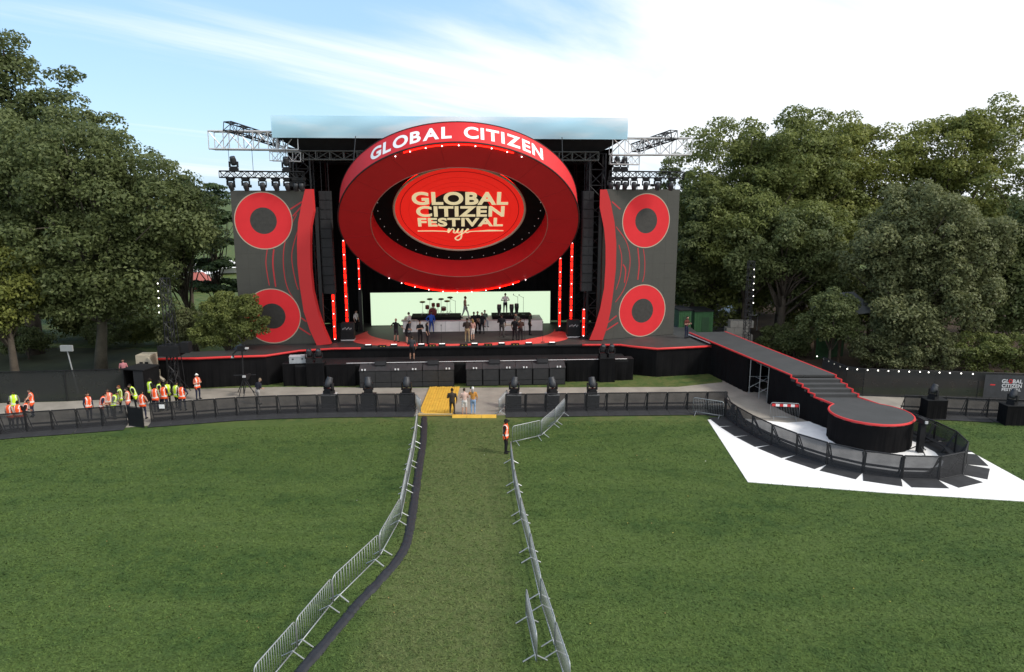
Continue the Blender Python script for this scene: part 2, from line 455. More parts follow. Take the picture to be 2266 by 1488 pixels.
def skirt(line, z0, z1, fold=0.025, step=0.16, M=None):
    """a hanging cloth with folds along a plan polyline"""
    pts = resample([(p[0], p[1], 0) for p in line], step)
    mb = MB(); vs = []; k = len(pts)
    for i, p in enumerate(pts):
        a = pts[max(0, i - 1)]; b = pts[min(k - 1, i + 1)]
        d = (b - a).normalized(); nrm = Vector((d.y, -d.x, 0))
        w = fold * math.sin(i * 1.7 + 0.6 * math.sin(i * 0.37))
        zt = z1 if not callable(z1) else z1(p)
        q = p + nrm * w
        vs += [(q.x, q.y, z0), (p.x, p.y, zt)]
    fs = [(2 * i, 2 * i + 2, 2 * i + 3, 2 * i + 1) for i in range(k - 1)]
    return mb.add(vs, fs)
mb = skirt([(x - stage.location.x, y - stage.location.y + 0.03) for x, y in [(-24.6, 50.6)] + frontline + [(15.3, 63)]], 0.0, ZD - 0.10)
mb.build('skirt', BLACK, stage)
fl = [(x - stage.location.x, y - stage.location.y) for x, y in frontline]
for seg_ in (fl[:6] + [(fl[5][0] + 1.9, fl[5][1] + 0.13)], [(fl[6][0] - 0.3, fl[6][1] - 0.02)] + fl[6:]):
    mb = MB(); mb.tube([(x, y - 0.02, ZD - 0.06) for x, y in seg_], 0.085, 8)
    mb.build('edge_trim', REDTRIM, stage, smooth=True)
mb = MB(); mb.tube([(fl[5][0] + 1.9, fl[5][1] + 0.11, ZD - 0.07), (fl[6][0] - 0.3, fl[6][1] - 0.02, ZD - 0.07)], 0.07, 6); mb.build('edge_trim', BLACKP, stage)
# painted red crescent on the deck
n = 64
outer = []; inner = []
cxo, cyo = S(0.2, 5.2).xy
for i in range(n + 1):
    a = PI + PI * i / n
    q_ = math.sin(a); k_ = (1 - min(1.0, abs(math.cos(a))) ** 3.4) ** (1 / 3.4)
    po = S(0.15 + 8.55 * math.cos(a), 4.35 - 4.30 * k_); pi_ = S(0.15 + 7.75 * math.cos(a), 6.4 + 5.75 * math.sin(a) * (0.985))
    outer.append(loc((po.x, po.y, ZD + 0.004))); inner.append(loc((pi_.x, pi_.y, ZD + 0.004)))
mb = MB(); mb.add(outer + inner, [(i, i + 1, n + 2 + i, n + 1 + i) for i in range(n)])
mb.build('red_floor_band', REDCARPET, stage)

# ---- back wall screen
c = (P(820, 687, 61) + P(1218, 684, 62)) / 2
scr = thing('video_screen', 'wide pale mint green video screen at the back of the stage', 'screen', (c.x, 61.6, 2.25), ST_R)
w = 15.5
MB().box(-w / 2, w / 2, 0.02, 0.3, -0.03, 2.86).build('cabinet', BLACKP, scr)
MB().box(-w / 2 + 0.04, w / 2 - 0.04, 0.0, 0.02, 0.0, 2.82).build('display', MINT, scr)

# ---- drapes and roof
house = thing('stage_roof', 'black stage roof on dark towers with sky printed front', 'roof', S(0, 0, ZD), ST_R)
zb = -ZD
# roof body: a soffit that narrows downwards
U0, U1, V0, V1 = -12.95, 12.35, 1.2, 13.0
def frust(mb, u0, u1, v0, v1, z0, a0, a1, b0, b1, z1):
    mb.add([(a0, b0, z0 + zb), (a1, b0, z0 + zb), (a1, b1, z0 + zb), (a0, b1, z0 + zb), (u0, v0, z1 + zb), (u1, v0, z1 + zb), (u1, v1, z1 + zb), (u0, v1, z1 + zb)],
           [(3, 2, 1, 0), (4, 5, 6, 7), (0, 1, 5, 4), (1, 2, 6, 5), (2, 3, 7, 6), (3, 0, 4, 7)])
mb = MB(); frust(mb, U0, U1, V0, V1, 16.35, -11.3, 10.6, 2.2, V1 - 0.6, 17.35)
mb.box(U0, U1, V0, V1, 17.35 + zb, 18.6 + zb)
mb.build('roof_body', BLACKP, house)
# sky printed banner, billowing a little
def banner_mat():
    m = bpy.data.materials.new('sky_print_banner'); m.use_nodes = True
    nt = m.node_tree; b = nt.nodes['Principled BSDF']
    t = nt.nodes.new('ShaderNodeTexCoord'); mp = nt.nodes.new('ShaderNodeMapping'); mp.inputs['Scale'].default_value = (0.10, 0.02, 0.42); mp.inputs['Location'].default_value = (2.35, 0, 0.2)
    n = nt.nodes.new('ShaderNodeTexNoise'); n.inputs['Scale'].default_value = 1.0; n.inputs['Detail'].default_value = 7; n.inputs['Roughness'].default_value = 0.48
    nt.links.new(t.outputs['Object'], mp.inputs[0]); nt.links.new(mp.outputs[0], n.inputs['Vector'])
    rp = nt.nodes.new('ShaderNodeValToRGB'); rp.color_ramp.elements[0].position = 0.47; rp.color_ramp.elements[0].color = (0.52, 0.80, 0.94, 1)
    rp.color_ramp.elements[1].position = 0.66; rp.color_ramp.elements[1].color = (0.94, 0.95, 0.96, 1)
    nt.links.new(n.outputs['Fac'], rp.inputs[0]); nt.links.new(rp.outputs[0], b.inputs['Base Color'])
    b.inputs['Roughness'].default_value = 0.75
    tr = nt.nodes.new('ShaderNodeBsdfTranslucent'); nt.links.new(rp.outputs[0], tr.inputs[0])
    mx = nt.nodes.new('ShaderNodeMixShader'); mx.inputs[0].default_value = 0.25; out = nt.nodes['Material Output']
    nt.links.new(b.outputs[0], mx.inputs[1]); nt.links.new(tr.outputs[0], mx.inputs[2]); nt.links.new(mx.outputs[0], out.inputs[0])
    return m
BANNER = banner_mat()
rnd = random.Random(5)
mb = MB(); nu, nz = 120, 8; vs = []; 
for i in range(nu + 1):
    for j in range(nz + 1):
        u = U0 - 0.05 + (U1 - U0 + 0.1) * i / nu; t = j / nz
        bul = 0.08 * math.sin(t * PI) * (1 + 0.5 * math.sin(i * 0.21)) + 0.012 * math.sin(i * 0.37 - j * 0.8)
        vs.append((u, V0 - 0.42 - bul, 17.25 + zb + 1.52 * t))
fs = [(i * (nz + 1) + j, (i + 1) * (nz + 1) + j, (i + 1) * (nz + 1) + j + 1, i * (nz + 1) + j + 1) for i in range(nu) for j in range(nz)]
mb.add(vs, fs); mb.build('printed_banner', BANNER, house, smooth=True)
# bottom edge valance (thin white line) and truss under the roof
def truss(mb, a, b, wd, hg, bay=0.6, rc=0.03, rb=0.016, n=5):
    """box truss between two points"""
    a, b = Vector(a), Vector(b); d = (b - a); Ln = d.length; d.normalize()
    side = d.cross(Vector((0, 0, 1)))
    side = side.normalized() if side.length > 1e-3 else Vector((1, 0, 0))
    up = side.cross(d).normalized()
    cor = [(-1, -1), (1, -1), (1, 1), (-1, 1)]
    def pt(t, k): return a + d * t + side * (cor[k][0] * wd / 2) + up * (cor[k][1] * hg / 2)
    for k in range(4): mb.tube([pt(0, k), pt(Ln, k)], rc, n)
    nb = max(1, round(Ln / bay)); bl = Ln / nb
    for i in range(nb + 1):
        for k in range(4): mb.tube([pt(i * bl, k), pt(i * bl, (k + 1) % 4)], rb, 4, caps=False)
        if i < nb:
            for k in range(4):
                k2 = (k + 1) % 4
                if i % 2: mb.tube([pt(i * bl, k), pt((i + 1) * bl, k2)], rb, 4, caps=False)
                else: mb.tube([pt(i * bl, k2), pt((i + 1) * bl, k)], rb, 4, caps=False)
    return mb
mb = MB(); truss(mb, (-11.2, 2.0, 16.1 + zb), (10.5, 2.0, 16.1 + zb), 0.6, 0.6, 1.0, 0.05, 0.03)
mb.build('roof_truss', mat('dull_truss', (0.10, 0.10, 0.095), 0.5, 0.3), house)
for v in (5.5, 9.0):
    mb = MB(); truss(mb, (-10.8, v, 16.0 + zb), (10.3, v, 16.0 + zb), 0.5, 0.5, 1.2, 0.05, 0.03)
    mb.build('roof_truss', BLACKM, house)
for u0, u1 in ((-12.1, -10.5), (9.7, 11.2)):
    for v in (2.4, 8.5):
        mb = MB(); truss(mb, ((u0 + u1) / 2, v, zb), ((u0 + u1) / 2, v, 16.3 + zb), 1.2, 1.2, 1.2, 0.07, 0.035)
        mb.build('tower', BLACKM, house)
# dark drapes enclosing the stage house
drape = thing('stage_drape', 'black drapes closing the back and sides of the stage', 'drape', S(0, 0, ZD), ST_R)
skirt([(-12.6, 3.4), (-12.2, 10.4)], 0, 14.6, 0.08, 0.22).build('side_drape', BLACK, drape)
skirt([(11.6, 10.4), (11.9, 3.4)], 0, 14.6, 0.08, 0.22).build('side_drape', BLACK, drape)
skirt([(-12.2, 10.4), (11.6, 10.4)], 0, 14.6, 0.08, 0.22).build('back_drape', BLACK, drape)
# tall grey cloth columns (covered speaker hangs)
for nm, us, lab in (('l', (-10.15, -9.3), 'tall charcoal speaker hang left of the big ring'), ('r', (9.35, 10.2), 'tall charcoal speaker hang right of the big ring')):
    sp = thing('speaker_hang', lab, 'speaker', S((us[0] + us[1]) / 2, 2.0, 6.0), ST_R, 'covered speaker hangs')
    hw = (us[1] - us[0]) / 2
    for s_ in (-1, 1):
        mb = MB()
        for i in range(11):
            z0 = i * 0.69; off = -0.10 * math.sin(i / 10 * PI)
            mb.box(min(0, s_ * hw * 0.96), max(0, s_ * hw * 0.96), off - 0.35, off + 0.35, z0, z0 + 0.66)
            mb.box(s_ * hw * 0.5 - 0.12, s_ * hw * 0.5 + 0.12, off - 0.37, off - 0.35, z0 + 0.06, z0 + 0.6)
        mb.build('speaker_column', DGREY, sp)
    mb = MB()
    for s_ in (-0.6, 0.6): mb.tube([(s_ * hw, 0, 7.5), (s_ * hw, 0, 10.2)], 0.025, 5)
    mb.build('hanging_cable', BLACKM, sp)

# ================================================================== BIG RING
RC = Vector((-3.76, 52.82, 10.95)); RT = R(49.8)
fdir = Vector((-math.sin(ST_R), math.cos(ST_R), 0)); rx = Vector((math.cos(ST_R), math.sin(ST_R), 0))
nrm = -fdir * math.cos(RT) - Vector((0, 0, 1)) * math.sin(RT)        # the way the ring faces
rup = -fdir * math.sin(RT) + Vector((0, 0, 1)) * math.cos(RT)
ring = thing('ring_sign', 'giant tilted red ring hanging over the stage with white lettering', 'sign', RC)
def RP(x, y, d):            # x right, y up in the ring's face, d behind the face
    return rx * x + rup * y - nrm * d
RO, RI, RD = 8.6, 6.35, 1.75
n = 144
def circ(r, d, k=n): return [RP(r * math.cos(2 * PI * i / k), r * math.sin(2 * PI * i / k), d) for i in range(k)]
def bridge(mb, A, B):
    k = len(A); mb.add(A + B, [(i, (i + 1) % k, k + (i + 1) % k, k + i) for i in range(k)])
mb = MB(); bridge(mb, circ(RO, 0), circ(RI, 0)); mb.build('face', REDCLOTH, ring)
mb = MB(); bridge(mb, circ(RO, RD), circ(RO, 0)); mb.build('outer_band', REDCLOTH, ring, smooth=True)
mb = MB(); bridge(mb, circ(RI, 0), circ(RI, 1.62)); mb.build('inner_band', REDCLOTH, ring, smooth=True)
mb = MB(); bridge(mb, circ(RI, 1.60), circ(4.4, 1.72)); bridge(mb, circ(RO, RD - 0.01), circ(4.4, 1.9)); mb.build('backing', BLACK, ring)
mb = MB()
mb.tube([RP(RO * math.cos(2 * PI * i / n), RO * math.sin(2 * PI * i / n), 0.02) for i in range(n)], 0.055, 6, closed=True)
mb.tube([RP(RO * math.cos(2 * PI * i / n), RO * math.sin(2 * PI * i / n), RD) for i in range(n)], 0.04, 6, closed=True)
mb.build('edge_piping', mat('dark_piping', (0.03, 0.012, 0.012), 0.6), ring)
mb = MB(); mb.tube([RP(RI * math.cos(2 * PI * i / n), RI * math.sin(2 * PI * i / n), -0.01) for i in range(n)], 0.03, 6, closed=True)
mb.build('inner_piping', mat('rose_piping', (0.42, 0.16, 0.13), 0.6), ring)
for i in range(16):            # seams of the stretched cloth
    a = 2 * PI * (i + 0.35) / 16; p0 = RP(RO * math.cos(a), RO * math.sin(a), -0.006); p1 = RP(RI * math.cos(a), RI * math.sin(a), -0.006)
    MB().tube([p0, p1], 0.010, 4).build('seam', mat('seam_thread', (0.40, 0.016, 0.022), 0.7, var=0), ring)
# led strips on the rim and small lamps
for a0, a1 in ((66, 114), (238, 304)):
    mb = MB(); mb.tube([RP((RO - 0.12) * math.cos(R(a)), (RO - 0.12) * math.sin(R(a)), -0.06) for a in np.linspace(a0, a1, 40)], 0.045, 5)
    mb.build('red_led_strip', LEDRED, ring)
bulb = MB(); bulb.lathe([(0.0, -0.042), (0.034, -0.027), (0.044, 0), (0.034, 0.027), (0.0, 0.042)], 8, cap=False); bulbm = bulb.mesh('lamp', LEDWHITE, True)
for a in list(range(62, 121, 7)) + list(range(228, 316, 8)):
    put('lamp', bulbm, ring, RP((RO - 0.12) * math.cos(R(a)), (RO - 0.12) * math.sin(R(a)), -0.13))
small = MB(); small.lathe([(0.0, -0.035), (0.03, 0), (0.0, 0.035)], 6, cap=False)
smallm = small.mesh('small_lamp', mat('small_lamp_glass', (0.6, 0.6, 0.6), 0.3, var=0, emit=(1, 0.9, 0.9), estr=0.25))
for i in range(40):
    a = 2 * PI * i / 40
    put('small_lamp', smallm, ring, RP(5.95 * math.cos(a), 5.95 * math.sin(a), 1.55))
mb = MB(); mb.tube([RP(4.72 * math.cos(2 * PI * i / 96), 4.72 * math.sin(2 * PI * i / 96), 1.665) for i in range(96)], 0.05, 5, closed=True); mb.build('red_led_strip', LEDRED, ring)   # wash strip behind the disc
# white words round the outer band
def band_word(word, a0, a1, name):
    mes = [glyphs(ch, 1.0, 0.034, 0.0) for ch in word]
    ws = []
    for me in mes:
        co = np.empty(len(me.vertices) * 3); me.vertices.foreach_get('co', co); co = co.reshape(-1, 3); ws.append((co[:, 0].min(), co[:, 0].max(), co))
    gap = 0.10
    tot = sum(b - a for a, b, _ in ws) + gap * (len(ws) - 1)
    arc = (a0 - a1) * RO; k = arc / tot
    x = 0; mb = MB()
    hcap = 0.92
    for me, (mn, mx, co) in zip(mes, ws):
        vs = []
        ymx = co[:, 1].max(); ymn = co[:, 1].min()
        for p in co:
            ang = a0 - ((x + p[0] - mn) * k) / RO
            dd = 1.37 - (p[1] - 0.0) / 0.70 * hcap
            vs.append(RP((RO + 0.012) * math.cos(ang), (RO + 0.012) * math.sin(ang), RD - dd + 0.02))
        mb.add(vs, [tuple(pl.vertices) for pl in me.polygons])
        x += mx - mn + gap
        bpy.data.meshes.remove(me)
    mb.build(name, WHITE, ring)
band_word('GLOBAL', R(90 + 41.3), R(90 + 2.9), 'lettering')
band_word('CITIZEN', R(90 - 2.2), R(90 - 39.5), 'lettering')
# the record disc inside the ring
disc = thing('disc_sign', 'round red disc with cream lettering hanging inside the ring', 'sign', RC + RP(0, 0.02, 1.47))
Mdisc = Matrix((rx, rup, nrm)).transposed().to_4x4()
def dput(name, me, m=None):
    me.transform(Mdisc)
    if m is not None:
        me.materials.clear(); me.materials.append(m)
    return put(name, me, disc)
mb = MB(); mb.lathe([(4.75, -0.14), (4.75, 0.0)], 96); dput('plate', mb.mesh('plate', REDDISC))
mb = MB(); mb.tube([(4.78 * math.cos(2 * PI * i / 96), 4.78 * math.sin(2 * PI * i / 96), 0.0) for i in range(96)], 0.085, 8, closed=True); dput('rim', mb.mesh('rim', BEIGE, True))
DKRED = mat('dark_red_groove', (0.5, 0.014, 0.012), 0.5, var=0.05, emit=(0.6, 0.012, 0.01), estr=0.3)  # grooves share the disc's added glow, more weakly
for r_ in (4.32, 3.7, 3.2, 2.8):
    mb = MB(); mb.tube([(r_ * math.cos(2 * PI * i / 96), r_ * math.sin(2 * PI * i / 96), 0.0) for i in range(96)], 0.012 if r_ < 4 else 0.05, 5, closed=True); dput('groove', mb.mesh('groove', DKRED, True))
mb = MB(); mb.lathe([(2.28, 0.0), (2.28, 0.008)], 72); dput('label_circle', mb.mesh('label_circle', mat('dark_label', (0.03, 0.022, 0.02), 0.6)))
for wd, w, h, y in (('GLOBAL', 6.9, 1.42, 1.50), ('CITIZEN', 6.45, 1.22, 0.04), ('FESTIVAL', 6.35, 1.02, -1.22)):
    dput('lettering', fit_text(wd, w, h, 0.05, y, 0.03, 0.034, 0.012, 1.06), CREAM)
mb = MB()
def ribbon(mb, pts, w):
    pts = [Vector((p[0], p[1], 0)) for p in pts]; vs = []
    for i, p in enumerate(pts):
        d = (pts[min(i + 1, len(pts) - 1)] - pts[max(0, i - 1)]).normalized(); nn = Vector((-d.y, d.x, 0))
        ww = w[i] if isinstance(w, list) else w
        vs += [p + nn * ww / 2 + Vector((0, 0, 0.034)), p - nn * ww / 2 + Vector((0, 0, 0.034))]
    mb.add(vs, [(2 * i, 2 * i + 1, 2 * i + 3, 2 * i + 2) for i in range(len(pts) - 1)])
def spline(ctrl, m=8):
    out = []
    P_ = [Vector((x, y, 0)) for x, y in ctrl]
    for i in range(len(P_) - 1):
        p0 = P_[max(i - 1, 0)]; p1 = P_[i]; p2 = P_[i + 1]; p3 = P_[min(i + 2, len(P_) - 1)]
        for j in range(m):
            t = j / m
            out.append(0.5 * ((2 * p1) + (-p0 + p2) * t + (2 * p0 - 5 * p1 + 4 * p2 - p3) * t * t + (-p0 + 3 * p1 - 3 * p2 + p3) * t ** 3))
    out.append(P_[-1]); return out
ribbon(mb, [(-3.2, -2.28), (-2.0, -2.27), (-1.2, -2.32), (-0.95, -2.36)], [0.12, 0.13, 0.12, 0.10])
ribbon(mb, [(0.75, -2.36), (1.4, -2.32), (2.2, -2.26), (2.6, -2.26), (3.3, -2.28)], [0.10, 0.12, 0.2, 0.17, 0.10])
nyc = spline([(-0.95, -2.36), (-0.85, -2.0), (-0.78, -2.1), (-0.9, -2.5), (-0.6, -1.98), (-0.45, -2.15), (-0.5, -2.45), (-0.32, -2.5), (-0.12, -2.0), (-0.2, -2.45), (0.0, -2.5), (0.2, -2.05), (0.12, -2.6), (0.05, -3.2), (-0.2, -3.45), (-0.38, -3.2), (-0.1, -2.85), (0.3, -2.5), (0.55, -2.05), (0.62, -2.12), (0.42, -2.3), (0.5, -2.5), (0.75, -2.36)])
ribbon(mb, nyc, 0.12)
dput('script_lettering', mb.mesh('script_lettering', CREAM))
# hanging frame of the ring
mb = MB()
for a in (35, 75, 105, 145):
    p = RP(RO * math.cos(R(a)), RO * math.sin(R(a)), RD); mb.tube([p, Vector((p.x, p.y + 1.0, 16.2 - RC.z + 1.0))], 0.03, 5)
for a in (200, 235, 270, 305, 340):
    p = RP(RI * math.cos(R(a)), RI * math.sin(R(a)), RD + 0.1); mb.tube([p, Vector((p.x, p.y + 0.1, 16.2 - RC.z))], 0.03, 5)
mb.build('hanging_cable', BLACKM, ring)

# ================================================================== SIDE SCREENS
def ledwall_mat():
    m = bpy.data.materials.new('led_wall_dark'); m.use_nodes = True
    nt = m.node_tree; b = nt.nodes['Principled BSDF']
    t = nt.nodes.new('ShaderNodeTexCoord'); br = nt.nodes.new('ShaderNodeTexBrick')
    mp = nt.nodes.new('ShaderNodeMapping'); mp.inputs['Rotation'].default_value = (R(90), 0, 0)
    nt.links.new(t.outputs['Object'], mp.inputs[0]); nt.links.new(mp.outputs[0], br.inputs['Vector'])
    br.offset = 0; br.inputs['Scale'].default_value = 1.0; br.inputs['Brick Width'].default_value = 0.5; br.inputs['Row Height'].default_value = 0.5; br.inputs['Mortar Size'].default_value = 0.004
    br.inputs['Color1'].default_value = (0.040, 0.039, 0.033, 1); br.inputs['Color2'].default_value = (0.036, 0.035, 0.030, 1); br.inputs['Mortar'].default_value = (0.026, 0.026, 0.022, 1)
    nt.links.new(br.outputs['Color'], b.inputs['Base Color']); b.inputs['Roughness'].default_value = 0.7
    b.inputs['Emission Color'].default_value = (0.05, 0.05, 0.042, 1); b.inputs['Emission Strength'].default_value = 0.28
    return m
LEDWALL = ledwall_mat()
SCRRED = mat('screen_red', (0.38, 0.022, 0.026), 0.7, var=0.12, vscale=0.8, emit=(0.75, 0.035, 0.042), estr=0.32, spec=0.1)
SCRLINE = mat('screen_line_red', (0.3, 0.02, 0.025), 0.6, var=0.02, emit=(0.55, 0.03, 0.035), estr=0.22)
SCRRIM = mat('screen_rim_beige', (0.32, 0.25, 0.19), 0.6, var=0.03, emit=(0.5, 0.4, 0.3), estr=0.18)
SCRDOT = mat('screen_core_dark', (0.032, 0.030, 0.027), 0.6, var=0.4, vscale=4, emit=(0.05, 0.045, 0.04), estr=0.15)
def side_screen(a, b, label, circles, lines, ztop):
    a, b = Vector(a), Vector(b)             # left and right bottom corners seen from the front
    d = b - a; W = d.length; rz = math.atan2(d.y, d.x)
    t = thing('side_screen', label, 'screen', a, rz, 'screens beside the stage')
    Hh = ztop - a.z
    nx, nz = 6, 10
    for i in range(nx):
        for j in range(nz):
            MBx = MB(); MBx.box(W * i / nx + 0.003, W * (i + 1) / nx - 0.003, 0.0, 0.12, Hh * j / nz + 0.003, Hh * (j + 1) / nz - 0.003)
            MBx.build('screen_panel', LEDWALL, t)
    mb = MB(); mb.box(0.05, W - 0.05, 0.06, 0.5, 0.05, Hh - 0.05)
    for x in (0.6, W - 0.6): mb.tube([(x, 1.6, -a.z + 0.0), (x, 0.5, Hh * 0.8)], 0.08, 6)
    mb.build('support_frame', BLACKM, t)
    inv = Matrix.Rotation(-rz, 3, 'Z')
    def onplane(px, py):        # where the sight line meets the screen plane
        dr = Vector(_ray(px, py)); o = Vector((0, 0, CAM_H)); nn = Vector((-math.sin(rz), math.cos(rz), 0))
        s_ = (a - o).dot(nn) / dr.dot(nn); q = inv @ (o + dr * s_ - a)
        return q.x, q.z
    for (cx, cy) in circles:
        x, z = onplane(cx, cy)
        def annul(r0, r1, y, m, nm):
            mb = MB(); k = 72
            A = [Vector((x + r0 * math.cos(2 * PI * i / k), y, z + r0 * math.sin(2 * PI * i / k))) for i in range(k)]
            B = [Vector((x + r1 * math.cos(2 * PI * i / k), y, z + r1 * math.sin(2 * PI * i / k))) for i in range(k)]
            if r1 <= 0: mb.add(A, [tuple(range(k))])
            else: bridge(mb, A, B)
            mb.build(nm, m, t)
        annul(2.02, 0.96, -0.010, SCRRED, 'speaker_graphic'); annul(2.09, 2.02, -0.012, SCRRIM, 'speaker_outline')
        annul(0.96, 0, -0.008, SCRDOT, 'speaker_core')
    for pts in lines:
        q = [Vector((*onplane(*p), 0)) for p in pts]
        q = spline([(p.x, p.y) for p in q], 6)
        mb = MB(); vs = []
        for i, p in enumerate(q):
            dd = (q[min(i + 1, len(q) - 1)] - q[max(0, i - 1)]).normalized(); nn = Vector((-dd.y, dd.x, 0)); ww = 0.032 if len(pts) > 3 else 0.05
            vs += [(p.x + nn.x * ww, -0.006, p.y + nn.y * ww), (p.x - nn.x * ww, -0.006, p.y - nn.y * ww)]
        mb.add(vs, [(2 * i, 2 * i + 1, 2 * i + 3, 2 * i + 2) for i in range(len(q) - 1)])
        mb.build('sound_wave_graphic', SCRLINE, t)
    return t
c1 = lambda x, y: (440 + x / 3.234, 230 + y / 3.234)
c2 = lambda x, y: (1000 + x / 3.234, 230 + y / 3.234)
c4 = lambda x, y: (1000 + x / 3.237, 580 + y / 3.237)
side_screen((-20.35, 53.25, 2.22), (-14.9, 53.65, 2.22), 'tall dark video screen with red speaker circles beside the bush, left of the stage', [(583, 489), (603, 700)],
    [[c1(490, 1040), c1(480, 1130), c1(490, 1220), c1(505, 1300)], [c1(537, 1040), c1(530, 1150), c1(550, 1310)], [c1(700, 790), c1(630, 940), c1(605, 1080), c1(612, 1220), c1(640, 1330), c1(700, 1430)], [c1(725, 860), c1(680, 1000), c1(665, 1110), c1(690, 1260), c1(712, 1330)], [c1(655, 755), c1(740, 700)], [c1(672, 805), c1(735, 735)], [c1(700, 1590), c1(800, 1655)], [c1(690, 1500), c1(770, 1560)]], 13.6)
side_screen((6.9, 55.1, 2.22), (13.05, 57.34, 2.22), 'tall dark video screen with red speaker circles by the trees, right of the stage', [(1430, 489), (1421.5, 688)],
    [[c2(1370, 1040), c2(1380, 1120), c2(1378, 1210), c2(1365, 1275)], [c2(1330, 1030), c2(1340, 1150), c2(1330, 1260)], [c2(1175, 880), c2(1245, 980), c2(1273, 1090), c2(1268, 1200), c2(1230, 1330), c2(1170, 1420)], [c2(1195, 1010), c2(1215, 1100), c2(1205, 1230), c2(1175, 1330)], [c2(1145, 700), c2(1205, 755)], [c4(1105, 490), c4(1190, 435)], [c4(1110, 440), c4(1180, 385)], [c2(1225, 1150), c2(1243, 1190), c2(1235, 1280)]], 13.7)

def fin(outline, Y, dep, label):
    q = [P(px, py, Y) for px, py in outline]
    base = Vector((q[0].x, Y, 2.2))
    t = thing('curved_fin', label, 'stage panel', base, 0, 'curved red fins')
    k = len(q); cc = [p - base for p in q]
    mb = MB(); mb.add(cc + [p + Vector((0.05, dep, 0)) for p in cc], [tuple(range(k)), tuple(range(2 * k - 1, k - 1, -1))] + [(i, (i + 1) % k, k + (i + 1) % k, k + i) for i in range(k)])
    mb.build('panel', mat('fin_red', (0.50, 0.024, 0.026), 0.65, var=0.06, vscale=0.6, emit=(0.6, 0.03, 0.03), estr=0.12), t)
    mb = MB(); mb.box(0.0, 0.25, dep + 0.0, dep + 0.3, 0, 10.2); mb.build('support_post', BLACKM, t, loc=(cc[len(cc) // 4].x * 0, 0, 0))
fin([(675, 419), (667, 453), (659.5, 493), (657, 539), (658, 586), (663, 632), (672, 690), (686, 732), (701, 765), (731, 762), (716, 728), (703, 690), (692, 644), (687, 595), (686, 545), (687, 502), (693.5, 468), (690, 419)][::-1], 53.15, 0.4, 'tall curved red fin beside the left video screen')
fin([(1328, 420), (1327, 459), (1337, 508), (1340, 545), (1340, 586), (1337, 638), (1328, 684), (1316, 724), (1304, 753), (1334, 753), (1344, 722), (1352, 685), (1357, 647), (1363, 595), (1364, 539), (1360, 493), (1351, 446.5), (1343, 420)], 54.7, 0.4, 'tall curved red fin beside the right video screen')

# ================================================================== TRUSSES ABOVE THE SCREENS
def truss_thing(name, label, a, b, w, h, m, bay=0.9, rc=0.045, rb=0.026, extra=None):
    a, b = Vector(a), Vector(b)
    t = thing(name, label, 'truss', a)
    mb = MB(); d = (b - a); 
    truss(mb, (0, 0, 0), d, w, h, bay, rc, rb)
    mb.build('truss_frame', m, t)
    return t
tl = truss_thing('box_truss', 'silver box truss arm sticking out left of the stage roof', P(468, 311, 54), P(664, 313, 54), 1.1, 1.25, ALU, 1.1, 0.06, 0.036)
tr_ = truss_thing('box_truss', 'silver box truss arm sticking out right of the stage roof', P(1526, 325, 56), P(1352, 325, 55.5), 1.1, 1.2, ALU, 1.1, 0.06, 0.036)
truss_thing('box_truss', 'short silver truss hanging under the left roof arm', P(600, 346, 54), P(668, 348, 54), 0.7, 0.65, ALU, 0.6, 0.035, 0.02)
truss_thing('box_truss', 'short silver truss hanging under the right roof arm', P(1350, 354, 55.5), P(1414, 355, 55.5), 0.7, 0.65, ALU, 0.6, 0.035, 0.02)
truss_thing('truss_boom', 'dark truss boom slanting over the left silver truss', P(502, 279, 52.6), P(625, 318, 57), 0.7, 0.6, BLACKM, 0.6, 0.045, 0.03)
truss_thing('truss_boom', 'dark truss boom slanting over the right silver truss', P(1492, 298, 54.6), P(1405, 328, 58), 0.7, 0.6, BLACKM, 0.6, 0.045, 0.03)
mb = MB(); a_ = P(614, 258, 53.8); mb.tube([a_, P(614, 330, 53.8)], 0.12, 6); tag(mb.build('roof_post', ALU), 'silver upright post at the left corner of the sky banner', 'post')

# a moving stage light, standing (base down)
def make_moving_light(name, label):
    t = thing(name, label, 'stage light')
    mb = MB(); mb.box(-0.24, 0.24, -0.22, 0.22, 0.0, 0.2); mb.box(-0.2, 0.2, -0.18, 0.18, 0.2, 0.25); mb.build('base', BLACKP, t)
    mb = MB(); mb.box(-0.29, -0.22, -0.1, 0.1, 0.25, 0.62); mb.box(0.22, 0.29, -0.1, 0.1, 0.25, 0.62); mb.box(-0.29, 0.29, -0.1, 0.1, 0.24, 0.31); mb.build('yoke', BLACKM, t)
    Mh = Matrix.Translation((0, 0, 0.62)) @ Matrix.Rotation(R(28), 4, 'X')
    mb = MB(); mb.lathe([(0.08, -0.26), (0.17, -0.22), (0.205, -0.05), (0.2, 0.12), (0.17, 0.26), (0.175, 0.32)], 14, Mh); hdo = mb.build('head', mat('weathered_black', (0.035, 0.036, 0.04), 0.5, var=0.5, vscale=6), t, smooth=True)
    mb = MB(); mb.lathe([(0.14, 0.321), (0.08, 0.345), (0.0, 0.352)], 14, Mh, cap=False); mb.build('lens', GLASS, hdo, smooth=True)
    return t
ML = make_moving_light('moving_light', 'x')
ml_used = [False]
def moving_light(p, rz, label, group, flip=False, sc_=1.0):
    if not ml_used[0]:
        ml_used[0] = True; o = ML; o.location = p; o.rotation_euler = (0, 0, rz); o['label'] = label; o['group'] = group
    else:
        o = dup(ML, p, rz, label, group)
    if flip: o.rotation_euler = (PI, 0, rz)
    o.scale = (sc_,) * 3
    return o
